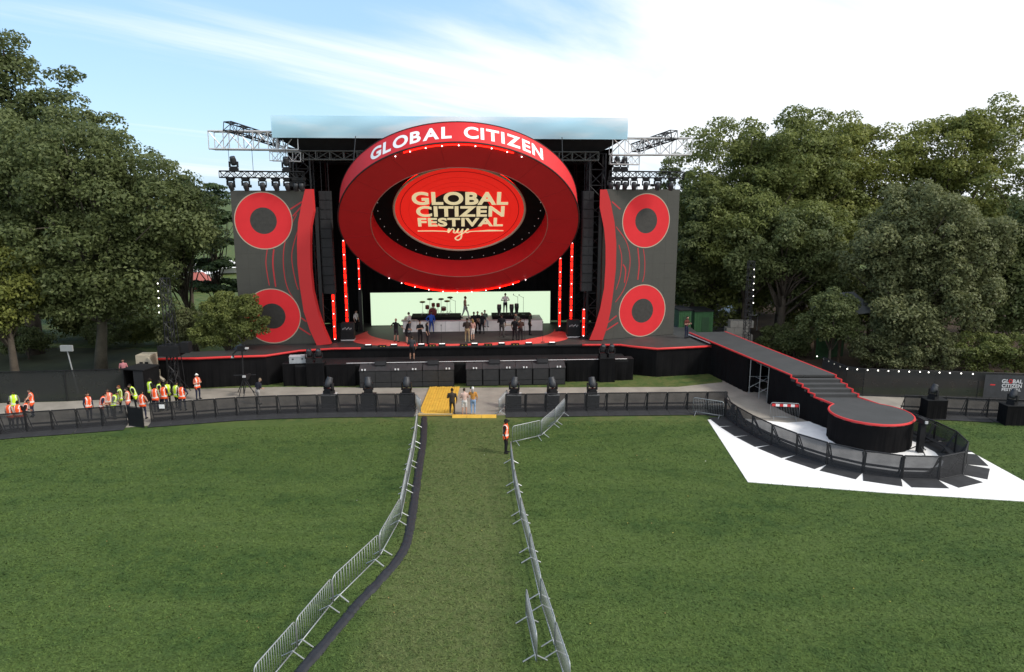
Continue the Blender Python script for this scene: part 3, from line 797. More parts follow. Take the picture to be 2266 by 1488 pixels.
for side, px0, px1, Yq, nm in (('left', 487, 672, 53.2, 'left'), ('right', 1348, 1512, 55.4, 'right')):
    a_, b_ = P(px0, 386, Yq), P(px1, 388, Yq)
    t = truss_thing('lighting_truss', 'black lighting truss hung above the %s video screen' % nm, a_, b_, 0.35, 0.45, BLACKP, 0.5, 0.05, 0.028)
    mb = MB()
    for fr in (0.12, 0.4, 0.8): 
        q = (b_ - a_) * fr; mb.tube([q, q + Vector((0, 0, 2.2))], 0.018, 4)
    mb.build('hanging_cable', BLACKM, t)
    xs = [0.12, 0.30, 0.50, 0.66, 0.80, 0.90, 0.97] if side == 'left' else [0.03, 0.12, 0.22, 0.34, 0.5, 0.66, 0.84]
    for i, fr in enumerate(xs):
        p = a_.lerp(b_, fr); p.z -= 0.18
        moving_light(p, R(10 * (i % 3 - 1)), '%s hanging stage light from the left above the %s screen' % (ORD[i], nm), 'lights hung above the screens', True, 1.0)
    for i, fr in enumerate(((0.17, 0.8) if side == 'left' else (0.1, 0.2))):
        p = a_.lerp(b_, fr); p.z += 0.22
        moving_light(p, 0, 'upright stage light atop the %s lighting truss, %s one' % (nm, 'left' if i == 0 else 'right'), 'upright lights on the trusses', False, 1.1)
    # small floods clamped on the screen's top edge
    for i, px in enumerate((514, 550, 583, 611, 640) if side == 'left' else (1360, 1385, 1410, 1445, 1480)):
        ztop = 13.6 if side == 'left' else 13.7
        q = P(px, 418, 53.45 if side == 'left' else 55.1 + (px - 1334) * 0.0145)
        f = thing('small_flood_light', '%s small flood light from the left along the top of the %s screen' % (ORD[i], nm), 'stage light', (q.x, q.y + 0.05, ztop), 0, 'floods on the screen tops')
        MB().box(-0.025, 0.025, -0.025, 0.025, 0, 0.2).build('stem', BLACKM, f)
        mb = MB(); mb.box(-0.2, 0.2, -0.12, 0.1, 0.2, 0.4); mb.box(-0.17, 0.17, -0.16, -0.12, 0.22, 0.38); mb.build('lamp_body', BLACKP, f)

# ================================================================== LED COLUMNS
cols = [(760, 533, 716, 56.0, 'tallest red light column left of the ring'), (736, 638, 752, 54.3, 'short red light column nearest the left red fin'), (793, 572, 640, 58.5, 'thin red light column left of the mint screen'),
        (1240, 572, 722, 58.8, 'red light column just right of the mint screen'), (1266, 538, 716, 57.3, 'tallest red light column right of the ring'), (1292, 685, 747, 55.6, 'short red light column nearest the right red fin')]
for px, y0, y1, Y, lab in cols:
    a_, b_ = P(px, y1, Y), P(px, y0, Y)
    zt = b_.z - ZD; zbot = max(a_.z - ZD, 0.25)
    t = thing('light_column', lab, 'stage light', (b_.x, Y, ZD), 0, 'red light columns')
    thin = 'thin' in lab
    wd = 0.04 if thin else 0.08
    mb = MB(); mb.box(-0.14, 0.14, 0.03, 0.2, 0, zt + 0.1); mb.box(-0.35, 0.35, -0.2, 0.4, 0, 0.06); mb.build('mast', BLACKM, t)
    z = zbot; i = 0
    seg = MB()
    while z < zt - 0.05:
        MB().box(-wd, wd, -0.04, 0.028, z, min(z + 0.42, zt)).build('red_tube', LEDRED, t)
        z += 0.5; i += 1
    nb = max(3, int((zt - zbot) / 0.95))
    for i in range(nb + 1):
        put('lamp', bulbm, t, (0, -0.07, zbot + (zt - zbot) * i / nb))

# ================================================================== APRON IN FRONT OF THE STAGE
apron = thing('front_apron', 'low black working platform along the front of the stage', 'platform', S(0, -1.6, 0), ST_R)
MB().box(-11.6, 12.2, -1.0, 1.15, 1.40, 1.52).build('deck', BLACKP, apron)
skirt([(-11.6, -1.0), (12.2, -1.0)], 0, 1.4, 0.03).build('skirt', BLACK, apron)
MB().tube([(-8, -1.02, 1.62), (12.1, -1.02, 1.62)], 0.028, 6).build('rail', ALU, apron)
mb = MB()
for i in range(14): mb.box(-8 + i * 1.5, -7.94 + i * 1.5, -1.05, -0.99, 1.52, 1.62)
mb.build('rail_stop', BLACKM, apron)

def make_sub():
    t = thing('subwoofer', 'x', 'speaker')
    MB().box(-0.57, 0.57, -0.4, 0.5, 0.0, 1.22).build('cabinet', BLACKP, t)
    mb = MB(); mb.box(-0.53, 0.53, -0.425, -0.4, 0.42, 1.18); mb.box(-0.53, 0.53, -0.42, -0.4, 0.06, 0.38); mb.build('grille', mat('speaker_grille', (0.030, 0.030, 0.031), 0.7, 0.2, var=0.2, bump=0.3, bscale=60), t)
    mb = MB(); mb.add([(-0.58, -0.44, 1.22), (0.58, -0.44, 1.22), (0.58, 0.5, 1.5), (-0.58, 0.5, 1.5), (-0.58, -0.44, 1.27), (0.58, -0.44, 1.27), (0.58, 0.5, 1.55), (-0.58, 0.5, 1.55)], [(3, 2, 1, 0), (4, 5, 6, 7), (0, 1, 5, 4), (1, 2, 6, 5), (2, 3, 7, 6), (3, 0, 4, 7)])
    mb.build('sloping_lid', mat('grey_black_lid', (0.035, 0.035, 0.037), 0.6, var=0.3), t)
    return t
sub = make_sub(); k = 0
for side, u0, u1 in (('left', -7.0, -0.45), ('right', 0.4, 7.5)):
    for i in range(6):
        u = u0 + (u1 - u0) * (i + 0.5) / 6
        lab = '%s black subwoofer from the left in the %s row under the stage front' % (ORD[i], side)
        p = S(u, -3.05, 0)
        if k == 0: sub.location = p; sub.rotation_euler = (0, 0, ST_R); sub['label'] = lab; sub['group'] = 'subwoofers under the stage front'
        else:
            dup(sub, p, ST_R, lab, 'subwoofers under the stage front')
        k += 1
# paired white connectors and front fill wedges on the lids
def box_thing(name, lab, cat, p, rz, sx, sy, sz, m, group=None, lid=None):
    t = thing(name, lab, cat, p, rz, group)
    MB().box(-sx / 2, sx / 2, -sy / 2, sy / 2, 0, sz - 0.04).build('body', m, t)
    MB().box(-sx / 2 - 0.015, sx / 2 + 0.015, -sy / 2 - 0.015, sy / 2 + 0.015, sz - 0.04, sz).build('lid', lid or BLACKM, t)
    mb = MB()
    for s_ in (-1, 1): mb.box(s_ * sx * 0.28 - 0.06, s_ * sx * 0.28 + 0.06, -sy / 2 - 0.02, -sy / 2, sz * 0.55, sz * 0.55 + 0.08)
    mb.build('handle', ALU if lid is None else BLACKM, t)
    return t
for i, (px, u) in enumerate(((840, -5.6), (955, -1.9), (1088, 2.45), (1195, 5.9))):
    t = thing('front_fill_speaker', '%s small black wedge speaker from the left on the subwoofer lids' % ORD[i], 'speaker', S(u, -2.75, 1.5), ST_R, 'wedges on the subwoofers')
    mb = MB(); mb.add([(-0.4, -0.22, 0), (0.4, -0.22, 0), (0.4, 0.25, 0), (-0.4, 0.25, 0), (-0.4, -0.12, 0.3), (0.4, -0.12, 0.3), (0.4, 0.25, 0.34), (-0.4, 0.25, 0.34)], [(3, 2, 1, 0), (4, 5, 6, 7), (0, 1, 5, 4), (1, 2, 6, 5), (2, 3, 7, 6), (3, 0, 4, 7)]); mb.build('cabinet', BLACKP, t)
    MB().add([(-0.36, -0.215, 0.03), (0.36, -0.215, 0.03), (0.36, -0.13, 0.27), (-0.36, -0.13, 0.27)], [(0, 1, 2, 3)]).build('grille', DGREY, t)
for i, u in enumerate((-6.7, -4.4, -3.2, -0.85, 1.05, 3.4, 4.6, 7.0)):
    t = thing('connector_pair', '%s pair of small white connectors from the left along the subwoofer lids' % ORD[i], 'connector', S(u, -3.52, 1.34), ST_R, 'white connectors on the subwoofers')
    for s_ in (-0.1, 0.1): MB().cbox((s_, 0, 0.0), 0.1, 0.06, 0.11).build('plug', mat('white_plastic', (0.7, 0.7, 0.7), 0.4, var=0.05), t)

# cases and boxes either side of the subs
for px0, px1, top, D, lab in ((625, 675, 1.62, 49.6, 'black cloth covered box leftmost before the stage'), (677, 716, 1.72, 49.4, 'black cloth covered box under two stage lights, left side'), (722, 784, 1.6, 49.5, 'black cloth covered box just left of the subwoofers'),
                           (1254, 1323, 1.62, 50.8, 'black cloth covered box just right of the subwoofers'), (1326, 1360, 1.78, 50.6, 'black cloth covered box under two stage lights, right side'), (1361, 1401, 1.6, 51.2, 'black cloth covered box rightmost before the stage')):
    a_, b_ = P(px0, 820, D), P(px1, 820, D)
    t = thing('covered_box', lab, 'box', ((a_.x + b_.x) / 2, D + 0.4, 0), ST_R, 'covered boxes before the stage')
    w = (b_.x - a_.x)
    skirt([(-w / 2, 0.45), (-w / 2, -0.4), (w / 2, -0.4), (w / 2, 0.45)], 0, top - 0.03, 0.02, 0.12).build('cloth_skirt', BLACK, t)
    MB().box(-w / 2, w / 2, -0.41, 0.46, top - 0.03, top).build('top_board', BLACKP, t)
for px, D, z, lab in ((684, 49.8, 1.72, 'stage light on covered box, left one of the left pair'), (705, 49.8, 1.72, 'stage light on covered box, right one of the left pair'), (1333, 51.0, 1.78, 'stage light on covered box, left one of the right pair'), (1352, 51.0, 1.78, 'stage light on covered box, right one of the right pair')):
    p = P(px, 790, D); moving_light((p.x, D, z), R(15), lab, 'lights on the covered boxes')
p = P(660, 800, 50.0)
box_thing('flight_case', 'grey flight case on the box left of the stage front', 'case', (p.x, 50.0, 1.62), ST_R + 0.1, 1.15, 0.6, 0.5, mat('grey_case', (0.30, 0.32, 0.34), 0.5, var=0.15), lid=mat('grey_case_lid', (0.42, 0.44, 0.46), 0.5))

# footlights along the stage edge
for i, px in enumerate((814, 871, 932, 978, 1050, 1110, 1170, 1222)):
    p = P(px, 768, 52.4 + (px - 814) / 408 * 0.9)
    t = thing('foot_light', '%s small bright floor light from the left along the stage edge' % ORD[i], 'stage light', (p.x, p.y + 0.15, ZD), ST_R, 'lights along the stage edge')
    MB().box(-0.26, 0.26, -0.12, 0.12, 0.0, 0.16).build('housing', BLACKP, t)
    MB().box(-0.21, 0.21, -0.1, 0.1, 0.16, 0.175).build('glass', mat('lit_floor_lamp', (0.8, 0.8, 0.8), 0.4, var=0, emit=(1, 0.97, 0.95), estr=0.9), t)
for i, px in enumerate((845, 955, 1026, 1080, 1140)):
    p = P(px, 771, 52.3 + (px - 814) / 408 * 0.9)
    t = thing('cable_box', '%s low black cable box from the left along the stage edge' % ORD[i], 'box', (p.x, p.y + 0.2, ZD), ST_R, 'cable boxes on the stage edge')
    MB().box(-0.3, 0.3, -0.12, 0.12, 0, 0.12).build('body', BLACKP, t)
    for s_ in (-0.15, 0.1): MB().box(s_, s_ + 0.1, -0.135, -0.12, 0.03, 0.08).build('yellow_tape', mat('amber_tape', (0.45, 0.28, 0.03), 0.6), t)
# wedge monitors and side stacks
for px, py, lab in ((771, 752, 'black monitor stack at the left end of the red floor band'), (1268, 745, 'black monitor stack at the right end of the red floor band')):
    q = G(px, py, ZD)
    t = thing('monitor_stack', lab, 'speaker', (q.x, q.y, ZD), ST_R)
    MB().box(-0.5, 0.5, -0.4, 0.4, 0.08, 0.75).build('lower_cabinet', BLACKP, t); MB().box(-0.48, 0.48, -0.36, 0.36, 0.75, 1.35).build('upper_cabinet', DGREY, t)
    MB().box(-0.52, 0.52, -0.44, 0.44, 0.0, 0.08).build('dolly', ALU, t)
    mb = MB()
    for i in range(8): mb.box(-0.35 + 0.09 * i, -0.31 + 0.09 * i, -0.405, -0.36, 0.85 + 0.05 * (i % 3), 0.95 + 0.05 * (i % 3))
    mb.build('control', PALEGREY, t)

# risers, drums, congas
riser = thing('band_riser', 'long white band riser with black top in front of the mint screen', 'riser', S(1.1, 5.6, ZD), ST_R)
W2 = 5.75
pl = mat('white_riser_panel', (0.82, 0.77, 0.73), 0.7, var=0.14, vscale=1.3)
for i in range(10):
    x0 = -W2 + 2 * W2 * i / 10
    MB().box(x0 + 0.01, x0 + 2 * W2 / 10 - 0.01, 0, 0.05, 0.02, 0.86).build('front_panel', pl, riser)
MB().box(-W2, W2, 0.05, 2.6, 0.0, 0.84).build('frame', BLACKP, riser)
MB().box(-W2, W2, 0.0, 2.62, 0.862, 0.90).build('top_board', PALEGREY, riser)
for x0, x1, nm in ((-5.1, -1.0, 'drum_platform'), (1.6, 4.9, 'percussion_platform')):
    MB().box(x0, x1, 0.5, 2.5, 0.90, 1.15).build('upper_platform', BLACK, riser)
RZ = ZD + 1.15
def drum(mb, x, y, z0, z1, r, tilt=0.0, axis='Z'):
    M = Matrix.Translation((x, y, (z0 + z1) / 2)) @ Matrix.Rotation(tilt, 4, 'X')
    h = (z1 - z0) / 2
    mb.lathe([(r * 0.96, -h), (r, -h * 0.9), (r, h * 0.9), (r * 0.97, h)], 16, M)
kit = thing('drum_kit', 'drum kit with cymbals on the left part of the band riser', 'drum kit', S(-2.1, 7.2, RZ), ST_R)
DR = mat('maroon_drum', (0.12, 0.02, 0.02), 0.3, var=0.1); SKIN_D = mat('drum_skin', (0.65, 0.62, 0.55), 0.6); BRASS = mat('brass_cymbal', (0.5, 0.38, 0.12), 0.3, 0.9)
mb = MB(); drum(mb, -0.15, -0.2, 0.0, 0.62, 0.36, PI / 2); mb.build('bass_drum', DR, kit)
for x, y, z, r in ((-0.6, -0.1, 0.55, 0.17), (-0.1, 0.0, 0.72, 0.15), (0.3, 0.0, 0.70, 0.16), (0.75, 0.25, 0.35, 0.22)):
    mb = MB(); drum(mb, x, y, z, z + 0.28, r, R(12)); mb.build('tom_drum', DR, kit)
mb = MB()
for x, y, z in ((-0.6, -0.1, 0.6), (-0.1, 0.0, 0.75), (0.3, 0.0, 0.73), (0.75, 0.25, 0.4)): mb.tube([(x * 0.6, 0.05, 0.3), (x, y + 0.12, z)], 0.014, 5); mb.tube([(x, y + 0.12, z), (x, y + 0.15, 0)], 0.012, 5)
mb.build('tom_stand', STEEL, kit)
for x, y, z in ((-1.0, 0.1, 1.1), (-0.4, 0.35, 1.3), (0.55, 0.3, 1.3), (1.05, 0.1, 1.15), (1.3, 0.5, 1.4)):
    mb = MB(); mb.tube([(x, y, 0), (x, y, z)], 0.015, 5)
    for a in (0, 2.1, 4.2): mb.tube([(x, y, 0.3), (x + 0.22 * math.cos(a), y + 0.22 * math.sin(a), 0)], 0.012, 4)
    mb.build('cymbal_stand', STEEL, kit)
    mb = MB(); mb.lathe([(0.25, 0.0), (0.08, 0.02), (0.02, 0.04)], 16, Matrix.Translation((x, y, z)) @ Matrix.Rotation(R(14), 4, 'X')); mb.build('cymbal', BRASS, kit)
cong = thing('conga_set', 'dark congas on the right part of the band riser', 'drum', S(3.85, 6.7, RZ), ST_R)
for x, y in ((-0.55, 0), (0.5, 0.05), (0.95, 0.4)):
    mb = MB(); mb.lathe([(0.12, 0.0), (0.13, 0.1), (0.19, 0.5), (0.17, 0.78)], 14, Matrix.Translation((x, y, 0.12))); mb.build('conga_shell', mat('dark_drum', (0.015, 0.015, 0.016), 0.35), cong, smooth=True)
    mb = MB(); mb.lathe([(0.165, 0.90), (0.165, 0.915)], 14, Matrix.Translation((x, y, 0))); mb.build('drum_head', SKIN_D, cong.children[-1] if cong.children[-1].name.startswith('conga') else cong)
    mb = MB()
    for a in (0.5, 2.6, 4.7): mb.tube([(x, y, 0.45), (x + 0.24 * math.cos(a), y + 0.24 * math.sin(a), 0)], 0.014, 4)
    mb.build('stand', STEEL, cong)
for i, (u, v) in enumerate(((5.35, 6.9), (4.9, 7.2), (-0.35, 6.9))):
    t = thing('microphone_stand', ['microphone stand right of the congas', 'microphone stand behind the congas', 'dark cased microphone stand between drums and walking man'][i], 'stand', S(u, v, RZ if i < 2 else ZD + 0.9), ST_R)
    mb = MB(); mb.tube([(0, 0, 0), (0, 0, 1.5)], 0.014, 5); mb.tube([(0, 0, 1.45), (-0.35, -0.1, 1.62)], 0.012, 5); mb.lathe([(0.16, 0), (0.15, 0.03), (0.02, 0.05)], 12); mb.build('stand_pole', BLACKM, t)
    MB().lathe([(0.02, 0), (0.035, 0.06), (0.03, 0.12), (0.0, 0.13)], 8, Matrix.Translation((-0.37, -0.1, 1.62))).build('microphone', BLACKM, t)
for px, py, lab in ((907, 726, 'keyboard on a stand in front of the left riser end'), (1128, 736, 'wooden topped keyboard desk right of the white riser')):
    q = G(px, py + 8, ZD); t = thing('keyboard', lab, 'keyboard', (q.x, q.y, ZD), ST_R)
    MB().box(-0.65, 0.65, -0.2, 0.2, 0.86, 0.98).build('keyboard_body', mat('pale_keyboard', (0.30, 0.26, 0.21), 0.5), t)
    mb = MB()
    for i in range(24): mb.box(-0.6 + i * 0.05, -0.56 + i * 0.05, -0.19, -0.06, 0.981, 0.99)
    mb.build('keys', WHITE, t)
    mb = MB()
    for s_ in (-0.45, 0.45): mb.tube([(s_, -0.2, 0), (s_, 0.2, 0.86)], 0.02, 5); mb.tube([(s_, 0.2, 0), (s_, -0.2, 0.86)], 0.02, 5)
    mb.build('stand', BLACKM, t)
for px, py, lab in ((1160, 752, 'thin vocal microphone stand by the right stage group'), (1201, 758, 'thin vocal microphone stand on the right of the red floor band'), (977, 766, 'thin vocal microphone stand at the stage edge')):
    q = G(px, py, ZD); t = thing('microphone_stand', lab, 'stand', (q.x, q.y, ZD + 0.005))
    mb = MB(); mb.tube([(0, 0, 0), (0, 0, 1.5)], 0.014, 5); mb.lathe([(0.16, 0), (0.15, 0.03), (0.02, 0.05)], 12); mb.build('stand_pole', BLACKM, t)
    MB().lathe([(0.02, 0), (0.035, 0.06), (0.03, 0.12), (0.0, 0.13)], 8, Matrix.Translation((0, 0, 1.5))).build('microphone', BLACKM, t)

# ================================================================== CROWD BARRICADE
def make_barricade(wd=1.2):
    t = thing('crowd_barricade', 'x', 'barricade')
    h = wd / 2
    mb = MB()
    for s_ in (-1, 1): mb.tube([(s_ * (h - 0.025), 0, 0.0), (s_ * (h - 0.025), 0, 1.2)], 0.026, 6)
    mb.tube([(-h + 0.025, 0, 1.2), (h - 0.025, 0, 1.2)], 0.035, 6); mb.tube([(-h + 0.025, 0, 0.06), (h - 0.025, 0, 0.06)], 0.026, 6)
    mb.build('frame', BLACKM, t)
    MB().add([(-h + 0.03, 0.0, 0.07), (h - 0.03, 0.0, 0.07), (h - 0.03, 0.0, 1.18), (-h + 0.03, 0.0, 1.18)], [(0, 1, 2, 3)]).build('mesh_screen', MESHSCREEN, t)
    for s_ in (-1, 1):
        mb = MB(); mb.tube([(s_ * (h - 0.06), 0.03, 1.1), (s_ * (h - 0.06), 0.62, 0.05)], 0.026, 6); mb.tube([(s_ * (h - 0.06), 0.02, 0.05), (s_ * (h - 0.06), 0.66, 0.05)], 0.022, 5); mb.build('brace', BLACKM, t)
    MB().box(-h + 0.04, h - 0.04, 0.36, 0.60, 0.34, 0.38).build('step', BLACKM, t)
    MB().box(-h + 0.01, h - 0.01, -1.02, -0.03, 0.034, 0.05).build('floor_plate', PLATE, t)
    MB().box(-h + 0.02, h - 0.02, 0.03, 0.95, 0.034, 0.046).build('rear_plate', PLATE, t)
    return t
bproto = make_barricade(); bused = [False]
def barricade(p, rz, label, group, sx=1.0, z=0.0):
    if not bused[0]:
        bused[0] = True; o = bproto; o.location = p; o.rotation_euler = (0, 0, rz); o['label'] = label; o['group'] = group
    else: o = dup(bproto, p, rz, label, group)
    o.scale = (sx, 1, 1); return o
def barricade_line(pts, labelf, group, step=1.22, flip=False):
    pts = [Vector((p[0], p[1], 0)) for p in pts]
    out = resample(pts, 0.02); tot = sum((b - a).length for a, b in zip(out, out[1:])); nn_ = max(1, round(tot / step)); acc = [out[0]]; run_ = 0.0
    for a, b in zip(out, out[1:]):
        run_ += (b - a).length
        if run_ >= tot / nn_ * len(acc) - 1e-4: acc.append(b)
    for i, (a, b) in enumerate(zip(acc, acc[1:])):
        d = b - a; rz = math.atan2(d.y, d.x)
        if flip: rz += PI
        barricade((a + b) / 2, rz, labelf(i), group, d.length / 1.2)
    return acc
barricade_line([G(920, 913), G(760, 914), G(600, 918), G(520, 922), G(430, 929), G(334, 936)], lambda i: '%s black mesh barricade panel to the left of the yellow ramp' % ORD[i], 'barricade panels left of the ramp', flip=True)
barricade_line([G(283, 941), G(181, 949), G(65, 957), G(0, 963), G(-120, 974)], lambda i: '%s black mesh barricade panel leftwards from the open gate' % ORD[i], 'barricade panels left of the gate', flip=True)
barricade_line([G(1118, 914), G(1350, 911), G(1608, 908)], lambda i: '%s black mesh barricade panel to the right of the three onlookers' % ORD[i], 'barricade panels right of the onlookers')
# open gate leaf on the left
p = G(286, 943); q = G(314, 947)
gate = thing('barricade_gate', 'solid black gate leaf swung open in the left barricade', 'gate', (p.x, p.y, 0), math.atan2(q.y - p.y, q.x - p.x))
MB().box(0, 1.15, -0.02, 0.02, 0.06, 1.18).build('gate_panel', BLACKP, gate)
mb = MB(); mb.tube([(0, 0, 0.0), (0, 0, 1.22), (1.15, 0, 1.22), (1.15, 0, 0.05), (0, 0, 0.05)], 0.03, 6); mb.build('gate_frame', BLACKM, gate)
# around the runway's round end
arc = [(13.45, 43.9), (12.98, 42.6), (13.1, 41.0), (13.45, 39.2), (14.1, 37.2), (15.0, 35.5), (16.2, 34.0), (17.6, 33.0), (19.3, 32.45), (20.9, 32.6), (22.2, 33.4), (23.0, 34.8), (23.3, 36.4), (23.1, 38.0), (22.6, 39.4)]
sp_ = [(p.x, p.y) for p in spline(arc, 10)]
barricade_line(sp_, lambda i: '%s black mesh barricade panel counted from the path, curving round the runway end' % ORD[i], 'barricade panels round the runway', 1.72)
barricade_line([(24.2, 43.0), (29, 42.2), (36, 41.6)], lambda i: '%s black mesh barricade panel rightwards by the far right fence' % ORD[i], 'barricade panels by the right fence')
p = G(362, 897, 0); t = thing('paper_notice', 'small white paper notice taped to the left barricade', 'notice', Vector((G(362, 934).x + 0.02, G(362, 934).y - 0.07, 0.98)), 0)
MB().box(-0.16, 0.16, -0.02, 0.0, -0.12, 0.12).build('sheet', WHITE, t)

# plinths and lights behind the barricade
for i, (px, lab) in enumerate(((728, 'leftmost of the six'), (815, 'second of the six from the left'), (900, 'just left of the yellow ramp'), (1138, 'just right of the three onlookers'), (1222, 'fifth of the six from the left'), (1310, 'rightmost of the six'))):
    q = G(px, 903)
    y = q.y + 0.2
    pd = thing('light_plinth', 'black cloth plinth behind the barricade, %s' % lab, 'plinth', (q.x, y, 0), 0, 'plinths behind the barricade')
    skirt([(-0.45, 0.35), (-0.45, -0.35), (0.45, -0.35), (0.45, 0.35)], 0, 0.83, 0.015, 0.1).build('cloth_skirt', BLACK, pd)
    MB().box(-0.46, 0.46, -0.36, 0.36, 0.83, 0.87).build('top_board', PALEGREY if i in (3, 4, 5, 0) else BLACKP, pd)
    moving_light((q.x, y, 0.87), R(180 + (i * 37) % 50 - 25), 'moving light on a plinth behind the barricade, %s' % lab, 'moving lights behind the barricade', sc_=1.15)
for i, (px, py, lab) in enumerate(((2063, 925, 'near the runway end'), (2237, 938, 'at the right edge under the fence banner'))):
    q = G(px, py)
    pd = thing('light_plinth', 'black cloth plinth %s' % lab, 'plinth', (q.x, q.y, 0), 0, 'plinths right of the runway')
    skirt([(-0.6, 0.4), (-0.6, -0.4), (0.6, -0.4), (0.6, 0.4)], 0, 1.17, 0.015, 0.1).build('cloth_skirt', BLACK, pd)
    MB().box(-0.62, 0.62, -0.42, 0.42, 1.17, 1.21).build('top_board', BLACKP, pd)
    moving_light((q.x - 0.1, q.y, 1.21), R(120), 'black moving stage light on a plinth %s' % lab, 'moving lights right of the runway', sc_=0.95)

# ================================================================== STEEL BARRIERS
def make_barrier(L_=2.5):
    t = thing('steel_barrier', 'x', 'barrier')
    h = L_ / 2; r = 0.022
    mb = MB(); cr_ = 0.16
    pts = [(-h, 0, 0.2), (-h, 0, 1.08 - cr_)] + [(-h + cr_ - cr_ * math.cos(a), 0, 1.08 - cr_ + cr_ * math.sin(a)) for a in (0.5, 1.05)] + [(-h + cr_, 0, 1.08), (h - cr_, 0, 1.08)] + [(h - cr_ + cr_ * math.sin(a), 0, 1.08 - cr_ + cr_ * math.cos(a)) for a in (0.5, 1.05)] + [(h, 0, 1.08 - cr_), (h, 0, 0.2)]
    mb.tube(pts, r, 6); mb.tube([(-h, 0, 0.2), (h, 0, 0.2)], r, 6); mb.build('frame', STEEL, t, smooth=True)
    bm_ = MB(); bm_.tube([(0, 0, 0.2), (0, 0, 1.08)], 0.009, 5); me = bm_.mesh('bar', STEEL, True)
    nb = 17
    for i in range(nb): put('bar', me, t, (-h + L_ * (i + 1) / (nb + 1), 0, 0))
    for s_ in (-1, 1):
        mb = MB(); x = s_ * (h - 0.28); mb.tube([(x, -0.36, 0.02), (x, 0, 0.24), (x, 0.36, 0.02)], 0.022, 6); mb.build('foot', STEEL, t)
    return t
sproto = make_barrier(); sused = [False]
def barrier(a, b, label, group):
    a, b = Vector((a[0], a[1], 0)), Vector((b[0], b[1], 0)); d = b - a; L_ = d.length
    p = (a + b) / 2; rz = math.atan2(d.y, d.x)
    if not sused[0]:
        sused[0] = True; o = sproto; o.location = p; o.rotation_euler = (0, 0, rz); o['label'] = label; o['group'] = group
    else: o = dup(sproto, p, rz, label, group)
    o.scale = ((L_ - 0.06) / 2.5, 1, 1)
    return o
def top(px, py): return G(px, py, 1.08)
left = [top(560, 1478), top(654, 1372), top(734, 1278), top(839, 1181), top(886, 1101), top(899, 1038), top(910, 989), top(917.5, 949), top(923, 905)]
for i, (a, b) in enumerate(zip(left, left[1:])):
    barrier(a, b, '%s steel barrier from the camera in the row left of the grass lane' % ORD[i], 'steel barriers left of the lane')
right = [top(1262, 1470), top(1229, 1372), top(1197, 1276), top(1173, 1176), top(1152, 1098), top(1138, 1036), top(1130, 975)]
for i, (a, b) in enumerate(zip(right, right[1:])):
    barrier(a, b, '%s steel barrier from the camera in the row right of the grass lane' % ORD[i], 'steel barriers right of the lane')
a = top(1164, 1300); b = top(1188, 1405); barrier(a, b, 'extra steel barrier doubled inside the right row near the camera', 'steel barriers right of the lane')
br3 = [top(1133, 944), top(1198, 930), top(1229, 904), top(1250, 881)]
for i, lab in enumerate(('steel barrier turning off right beside the guard', 'middle one of the three steel barriers turning off right', 'steel barrier ending at the black barricade right of the onlookers')):
    barrier(br3[i], br3[i + 1], lab, 'steel barriers turning right')
barrier(G(1532, 917), G(1601, 928), 'steel barrier closing the corner where the curved barricade starts', 'single barriers')
ob = barrier(G(1702, 929), G(1768, 932), 'steel barrier with red and white striped band beside the runway', 'single barriers')
bandL = 2.3
for i in range(7):
    x0 = -bandL / 2 + bandL * i / 7
    MB().box(x0, x0 + bandL / 7, -0.035, -0.026, 0.86, 1.02).build('striped_panel', REDTRIM if i % 2 == 0 else WHITE, ob)
a = G(1104, 921); barrier(a, (a.x + 0.5, a.y + 2.2), 'steel barrier seen end on at the right side of the onlookers opening', 'single barriers')
a = G(928, 905); barrier((a.x - 0.15, a.y - 0.4), (a.x + 0.3, a.y - 1.6), 'short steel barrier at the corner of the yellow ramp', 'single barriers')

# ================================================================== YELLOW RAMP AND SILL
A, B, Cc, D_ = G(925, 921), G(1001, 921), G(1001, 862), G(941, 862)
ramp = thing('yellow_ramp', 'yellow ribbed cable ramp boards crossing the path', 'ramp', ((A.x + B.x) / 2, 42.6, 0))
rows = 2; nbd = 12
x0, x1 = A.x - ramp.location.x, B.x - ramp.location.x
for j, (y0, y1) in enumerate(((0.0, 3.3), (3.34, 6.4))):
    for i in range(nbd):
        a0 = x0 + (x1 - x0) * i / nbd + 0.008; a1 = x0 + (x1 - x0) * (i + 1) / nbd - 0.008
        z0 = 0.02; zz = 0.10 + 0.012 * ((i * 7 + j * 3) % 3)
        MB().add([(a0, y0, z0), (a1, y0, z0), (a1, y1, z0), (a0, y1, z0), (a0, y0 + 0.05, zz), (a1, y0 + 0.05, zz), (a1, y1, zz), (a0, y1, zz)], [(3, 2, 1, 0), (4, 5, 6, 7), (0, 1, 5, 4), (1, 2, 6, 5), (2, 3, 7, 6), (3, 0, 4, 7)]).build('ramp_board', YELLOW, ramp)
MB().tube([(x0, -0.1, 0.14), (x1, -0.1, 0.14)], 0.05, 6).build('edge_bar', mat('pale_wood', (0.45, 0.33, 0.16), 0.7), ramp)
a = G(1001, 924); b = G(1099, 924)
st = thing('yellow_sill', 'low yellow sill board along the lawn edge below the onlookers', 'ramp', ((a.x + b.x) / 2, a.y, 0))
w = (b.x - a.x) / 2
for i in range(3):
    u0 = -w + 2 * w * i / 3; MB().add([(u0, -0.14, 0.0), (u0 + 2 * w / 3 - 0.02, -0.14, 0.0), (u0 + 2 * w / 3 - 0.02, 0.14, 0.0), (u0, 0.14, 0.0), (u0, -0.06, 0.14), (u0 + 2 * w / 3 - 0.02, -0.06, 0.14), (u0 + 2 * w / 3 - 0.02, 0.14, 0.14), (u0, 0.14, 0.14)], [(3, 2, 1, 0), (4, 5, 6, 7), (0, 1, 5, 4), (1, 2, 6, 5), (2, 3, 7, 6), (3, 0, 4, 7)]).build('sill_board', YELLOW, st)
